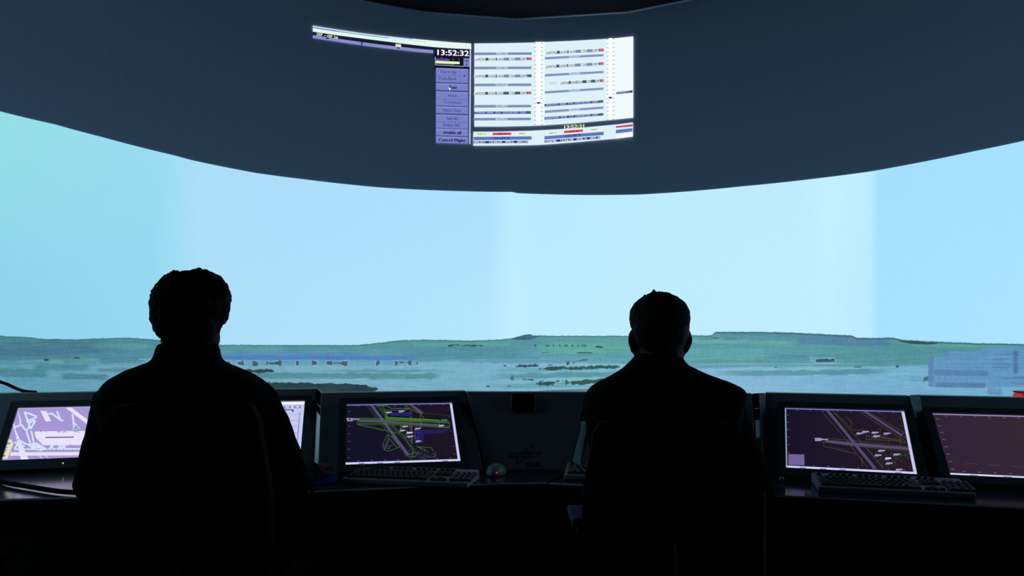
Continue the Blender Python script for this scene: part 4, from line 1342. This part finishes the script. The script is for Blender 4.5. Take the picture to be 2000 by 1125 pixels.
def head_parts(bm, C, yaw, k=1.0, ears=True, jaw=1.0, ear=1.0):
    """C centre of the skull; the face looks along +Y turned by yaw (clockwise from above)"""
    Rm = Matrix.Rotation(-yaw, 3, 'Z')
    P_ = lambda x, y, z: Vector(C) + Rm @ Vector((x, y, z)) * k
    E = lambda x, y, z, a, b, c_: add_ellipsoid(bm, P_(x, y, z), (a * k, b * k, c_ * k), Rm, 24)
    E(0, -.012, .02, .076, .094, .086)            # cranium
    E(0, .03, -.03, .064, .066, .078)             # face
    E(0, .045, -.085, .040 * jaw, .045, .034)     # jaw
    E(-.045, .015, -.06, .022, .04, .035); E(.045, .015, -.06, .022, .04, .035)
    E(0, .088, -.104, .017, .014, .014)           # chin
    E(0, .088, .012, .042, .014, .010)            # brow
    E(0, .101, -.022, .010, .013, .024); E(0, .108, -.038, .015, .013, .010)   # nose
    E(0, .096, -.067, .024, .010, .006); E(0, .095, -.077, .021, .010, .006)   # lips
    E(-.046, .068, -.03, .018, .016, .015); E(.046, .068, -.03, .018, .016, .015)  # cheeks
    if ears:
        for sx in (-1, 1):
            Re = Rm @ Matrix.Rotation(sx * .35, 3, 'Z')
            add_ellipsoid(bm, P_(sx * .0755 * ear, .0, -.016), (.0115 * k, .016 * k, .028 * k), Re, 16)
            add_ellipsoid(bm, P_(sx * .071 * ear, .004, -.040), (.0105 * k, .011 * k, .014 * k), Re, 12)
            add_ellipsoid(bm, P_(sx * .068 * ear, .008, -.030), (.010 * k, .012 * k, .028 * k), Re, 12)
    return P_, Rm

def legs(body_bm, tro_bm, hip, spread, knee_y, foot_y, parent, shoe_mat):
    for sx in (-1, 1):
        h_ = Vector((hip.x + sx * .095, hip.y, .555))
        kn = Vector((hip.x + sx * spread, knee_y, .535))
        an = Vector((hip.x + sx * spread, foot_y, .11))
        add_limb(body_bm, [h_, kn, an], [.07, .05, .035])
        add_limb(body_bm, [an, an + Vector((0, .02, -.05)), an + Vector((0, .12, -.065))], [.035, .032, .024])
        add_limb(tro_bm, [h_, kn, an + Vector((0, -.01, .03))], [.088, .068, .055])
        bm = bmesh.new()
        add_limb(bm, [an + Vector((0, -.03, -.068)), an + Vector((0, .05, -.066)), an + Vector((0, .17, -.078))], [.042, .040, .031])
        add_ellipsoid(bm, an + Vector((0, -.01, -.05)), (.042, .05, .045))
        sh = solid('shoe', bm, shoe_mat, parent, voxel=.008)

def person_left():
    D = 1.87
    o = thing('person', 'man with thick wavy dark hair in a dark high-collared shirt, seated on the left', 'person', (at(360, 700, D).x, D, 0))
    cx = lambda x, DD=D: (x - 1000) / F * DD
    cz = lambda y, DD=D: ZC - (y - YH) / F * DD
    # shirt
    bm = bmesh.new()
    rg = [(700, 300, 421, .062), (706, 292, 428, .07), (712, 277, 446, .08), (722, 255, 474, .092), (733, 233, 494, .10), (745, 215, 513, .107), (758, 203, 526, .112), (775, 196, 533, .117), (795, 197, 532, .120), (830, 205, 522, .122), (900, 208, 510, .12), (1000, 205, 508, .12), (1090, 200, 512, .125)]
    rings = [((cx((a + b) / 2), D + .0 + (0.012 if y < 712 else 0), cz(y)), (b - a) / 2 / F * D, ry) for y, a, b, ry in rg]
    rings += [((cx(358), D, .55), .19, .13)]
    add_loft(bm, rings, power=2.4)
    # collar
    cc = [((cx(363), D + .01, cz(y)), w_ / F * D, ry) for y, w_, ry in ((672, 55, .064), (682, 60, .068), (700, 63, .072), (709, 67, .078))]
    add_loft(bm, cc, power=2.0)
    sR, eR, wR = at(503, 790, 1.89), at(567, 942, 2.03), at(600, 930, 2.30)
    sL, eL, wL = at(226, 790, 1.89), at(182, 946, 2.03), at(235, 935, 2.33)
    eR.z = max(eR.z, .815); eL.z = max(eL.z, .815)
    wR.z, wL.z = .800, .792
    mR = sR.lerp(eR, .45) + Vector((.006, 0, 0)); mL = sL.lerp(eL, .45)
    add_limb(bm, [sR, mR, eR, eR.lerp(wR, .93)], [.057, .054, .052, .040])
    add_limb(bm, [sL, mL, eL, eL.lerp(wL, .93)], [.057, .054, .052, .040])
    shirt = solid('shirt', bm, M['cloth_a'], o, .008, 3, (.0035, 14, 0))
    # body
    bm = bmesh.new()
    rings_b = [((c[0], c[1], c[2] - .004), max(rx - .014, .04), max(ry - .014, .045)) for (c, rx, ry) in rings[2:]]
    add_loft(bm, rings_b, power=2.2)
    C = Vector((cx(372, 1.90), 1.90, cz(612, 1.90)))
    yaw = math.radians(-12)
    P_, Rm = head_parts(bm, C, yaw, 1.0, ear=.86, jaw=1.25)
    add_ellipsoid(bm, at(397, 650, 1.925), (.036, .05, .05))
    add_limb(bm, [C + Vector((-.004, -.012, -.045)), C + Vector((-.006, -.025, -.16))], [.060, .058])
    for s_, m_, e_, w_ in ((sR, mR, eR, wR), (sL, mL, eL, wL)):
        add_limb(bm, [s_, m_, e_, w_], [.043, .040, .038, .026])
    add_hand(bm, wR, (.10, 1, .0), (0, .1, 1), -1 * -1 * -1, curl=.35, s=.92)
    add_hand(bm, wL, (.2, 1, -.04), (0, .1, 1), 1, curl=.45, s=.92)
    tb = bmesh.new()
    add_loft(tb, [((cx(358), D + .01, .47), .17, .13), ((cx(358), D + .01, .52), .19, .15), ((cx(358), D, .64), .18, .132), ((cx(358), D, .68), .176, .13)])
    legs(bm, tb, Vector((cx(358), D + .03, .55)), .16, 2.28, 2.2, o, M['shoe'])
    body = solid('body', bm, M['skin'], o, .006, 2)
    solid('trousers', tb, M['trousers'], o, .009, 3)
    # hair
    hb = bmesh.new()
    for x, y, DD, rx, ry, rz in ((372, 597, 1.885, .0905, .105, .083), (350, 612, 1.86, .062, .075, .083), (339, 587, 1.88, .047, .07, .055), (405, 572, 1.92, .052, .06, .050), (424, 583, 1.96, .033, .05, .040), (390, 553, 1.90, .048, .065, .034), (376, 578, 1.95, .064, .055, .050),
                              (350, 556, 1.88, .042, .06, .030), (343, 640, 1.85, .045, .05, .040), (380, 640, 1.84, .050, .045, .045), (324, 608, 1.89, .031, .05, .056)):
        c_ = at(x, y, DD)
        add_ellipsoid(hb, c_, (rx, ry, rz))
    rnd = random.Random(7)
    for i in range(34):
        a = rnd.uniform(.1, math.pi - .1)
        c_ = at(372 - 70 * math.cos(a), 598 - 62 * math.sin(a), 1.885 + rnd.uniform(-.05, .06))
        add_ellipsoid(hb, c_, (rnd.uniform(.010, .017),) * 3, seg=10)
    hair = solid('hair', hb, M['hair_dark'], o, .0045, 2, (.0040, 75, .6))
    for sx in (-1, 1):
        eb = bmesh.new(); add_ellipsoid(eb, P_(sx * .031, .083, -.003), (.0115, .0115, .0115), seg=12)
        from_bm('eye', eb, M['eye'], o, smooth=True)
    return o

def person_right():
    D = 2.02
    o = thing('person', 'short-haired man in a dark jacket, ears visible, seated right of the centre', 'person', (at(1295, 700, D).x, D, 0))
    cx = lambda x, DD=D: (x - 1000) / F * DD
    cz = lambda y, DD=D: ZC - (y - YH) / F * DD
    bm = bmesh.new()
    rg = [(690, 1244, 1332, .058), (700, 1240, 1335, .064), (710, 1230, 1342, .072), (722, 1213, 1361, .085), (734, 1192, 1386, .096), (746, 1170, 1422, .105), (756, 1153, 1447, .112), (766, 1145, 1455, .116), (790, 1148, 1450, .122),
          (830, 1160, 1440, .126), (900, 1166, 1438, .126), (1000, 1160, 1440, .125), (1090, 1155, 1445, .13)]
    rings = [((cx((a + b) / 2), D + (0.012 if y < 712 else 0), cz(y)), (b - a) / 2 / F * D, ry) for y, a, b, ry in rg]
    rings += [((cx(1300), D, .55), .20, .135)]
    add_loft(bm, rings, power=2.5)
    add_loft(bm, [((cx(1288), D + .008, cz(y)), w_ / F * D, ry) for y, w_, ry in ((692, 44, .060), (700, 49, .066), (712, 57, .074), (724, 66, .080))], power=2.0)
    sR, eR, wR = at(1413, 798, 2.03), at(1462, 968, 2.14), at(1440, 945, 2.30)
    sL, eL, wL = at(1181, 798, 2.03), at(1192, 960, 2.12), at(1215, 935, 2.30)
    eR.z = max(eR.z, .812); eL.z = max(eL.z, .812); wR.z = wL.z = .795
    mR = sR.lerp(eR, .45) + Vector((.004, 0, 0)); mL = sL.lerp(eL, .45)
    add_limb(bm, [sR, mR, eR, eR.lerp(wR, .9)], [.058, .056, .060, .043])
    add_limb(bm, [sL, mL, eL, eL.lerp(wL, .9)], [.058, .054, .054, .043])
    # padded shoulder point on the right
    add_ellipsoid(bm, at(1436, 768, 2.02), (.028, .05, .018))
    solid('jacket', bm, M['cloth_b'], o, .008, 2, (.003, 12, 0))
    bm = bmesh.new()
    add_loft(bm, [((c[0], c[1], c[2] - .004), max(rx - .014, .04), max(ry - .014, .045)) for (c, rx, ry) in rings[2:]], power=2.2)
    C = Vector((cx(1289, 2.05), 2.05, cz(652, 2.05)))
    P_, Rm = head_parts(bm, C, 0.0, .98)
    add_limb(bm, [C + Vector((0, -.018, -.015)), C + Vector((0, -.03, -.12))], [.058, .059])
    for s_, m_, e_, w_ in ((sR, mR, eR, wR), (sL, mL, eL, wL)):
        add_limb(bm, [s_, m_, e_, w_], [.043, .040, .038, .027])
    add_hand(bm, wR, (-.25, 1, -.06), (0, .1, 1), -1, curl=.5, s=.92)
    add_hand(bm, wL, (.25, 1, -.06), (0, .1, 1), 1, curl=.5, s=.92)
    tb = bmesh.new()
    add_loft(tb, [((cx(1300), D + .01, .47), .17, .13), ((cx(1300), D + .01, .52), .19, .15), ((cx(1300), D, .64), .18, .132), ((cx(1300), D, .68), .176, .13)])
    legs(bm, tb, Vector((cx(1300), D + .03, .55)), .16, 2.40, 2.26, o, M['shoe'])
    solid('body', bm, M['skin'], o, .006, 2)
    solid('trousers', tb, M['trousers'], o, .009, 3)
    hb = bmesh.new()
    for x, y, DD, rx, ry, rz in ((1288, 622, 2.035, .0795, .100, .0695), (1288, 645, 2.000, .067, .060, .062), (1257, 618, 2.03, .036, .06, .046), (1320, 618, 2.03, .036, .06, .046), (1288, 600, 2.04, .058, .07, .041)):
        add_ellipsoid(hb, at(x, y, DD), (rx, ry, rz))
    for a, b in (((1262, 584), (1257, 576)), ((1268, 580), (1266, 575)), ((1270, 580), (1278, 565)), ((1290, 576), (1287, 571)), ((1302, 576), (1306, 572)), ((1296, 576), (1295, 571))):
        add_limb(hb, [at(*a, 2.03), at(*b, 2.03)], [.006, .0028])
    solid('hair', hb, M['hair_grey'], o, .0038, 1, (.0018, 90, .6))
    for sx in (-1, 1):
        eb = bmesh.new(); add_ellipsoid(eb, P_(sx * .031, .083, -.003), (.0115, .0115, .0115), seg=12)
        from_bm('eye', eb, M['eye'], o, smooth=True)
    return o
person_left()
person_right()

# ------------------------------------------------------------------ office chairs
def chair(label, X, D, wtop, ztop, w=.44, rz=0.0, arm=.255, zarm=.64, pad='chair'):
    """the back of the chair stands at D - .20"""
    o = thing('office_chair', label, 'chair', (X, D, 0), rz, 'black swivel chairs at the consoles')
    # backrest, local coordinates
    bm = bmesh.new()
    loops = []
    zb = .60
    for i in range(15):
        t = i / 14
        z = zb + (ztop - zb) * t
        hw = w / 2 * (.86 + .14 * math.sin(math.pi * min(1, t * .8 + .15)))
        if t > .6: hw = hw + (wtop / 2 - hw) * ((t - .6) / .4) ** 1.3
        round_ = 1.0
        if t > .93: hw *= .97
        if i == 14: hw *= .93
        if i == 0: hw *= .9
        y0 = -.185 - .02 * math.sin(math.pi * t)
        l = []
        m_ = 12
        for k in range(m_ + 1):
            s_ = -1 + 2 * k / m_
            l.append(Vector((hw * s_, y0 + .02 * s_ * s_ - .020, z)))
        for k in range(m_, -1, -1):
            s_ = -1 + 2 * k / m_
            l.append(Vector((hw * s_, y0 + .02 * s_ * s_ + .018, z)))
        loops.append(l)
    prism(bm, loops)
    from_bm('backrest', bm, M['chair'], o, local=True, smooth=True)
    bm = bmesh.new()
    n_ = 24
    loops = []
    for z, k in ((.395, .82), (.40, .95), (.42, 1), (.45, 1), (.462, .95), (.466, .80)):
        loops.append([Vector((w * .54 * k * math.copysign(abs(math.cos(a)) ** .6, math.cos(a)), .03 + .235 * k * math.copysign(abs(math.sin(a)) ** .6, math.sin(a)), z)) for a in [2 * math.pi * q_ / n_ for q_ in range(n_)]])
    prism(bm, loops)
    from_bm('seat', bm, M['chair'], o, local=True, smooth=True)
    bm = bmesh.new()
    tube(bm, smooth_path([(0, 0, .385), (0, -.19, .38), (0, -.245, .44), (0, -.228, .62), (0, -.222, .72)], 5), .018)
    from_bm('back_support', bm, M['chair_plastic'], o, local=True, smooth=True)
    bm = bmesh.new(); tube(bm, [(0, 0, .10), (0, 0, .25), (0, 0, .2501), (0, 0, .394)], [.03, .03, .018, .018], 16)
    from_bm('gas_column', bm, M['chair_plastic'], o, local=True, smooth=False)
    for sx in (-1, 1):
        x = sx * arm
        bm = bmesh.new()
        tube(bm, smooth_path([(sx * .18, .02, .39), (x, .02, .41), (x, 0, .52), (x, -.01, zarm - .024)], 5), .012)
        ar = from_bm('armrest', bm, M['chair_plastic'], o, local=True, smooth=True)
        bm = bmesh.new()
        box(bm, x - .028, x + .028, -.09, .08, zarm - .022, zarm)
        from_bm('arm_pad', bm, M[pad], ar, local=True, bevel=.008, seg=3)
    for k in range(5):
        a = 2 * math.pi * k / 5 + .3
        d = Vector((math.cos(a), math.sin(a), 0))
        bm = bmesh.new(); tube(bm, [d * .02 + Vector((0, 0, .11)), d * .16 + Vector((0, 0, .095)), d * .29 + Vector((0, 0, .075))], [.026, .02, .014])
        lg = from_bm('leg', bm, M['chair_plastic'], o, local=True, smooth=True)
        bm = bmesh.new()
        c_ = d * .29 + Vector((0, 0, .03)); e_ = Vector((-d.y, d.x, 0)) * .02
        tube(bm, [c_ - e_, c_ + e_], .03, 16)
        from_bm('caster', bm, M['chair_plastic'], lg, local=True, smooth=False)
    return o
chair('black swivel chair carrying the man with thick dark hair', (358 - 1000) / F * 1.70 + .0, 1.87, .33, 1.052, w=.40, arm=.205)
chair('black swivel chair carrying the man whose ears show, pale armrest pad on its left', (1300 - 1000) / F * 1.84, 2.02, .34, .998, w=.40, arm=.19, zarm=.745, pad='pad')
chair('empty black swivel chair at the far left edge, only its side in view', -1.60, 1.95, .33, 1.0, w=.42, rz=math.radians(20))
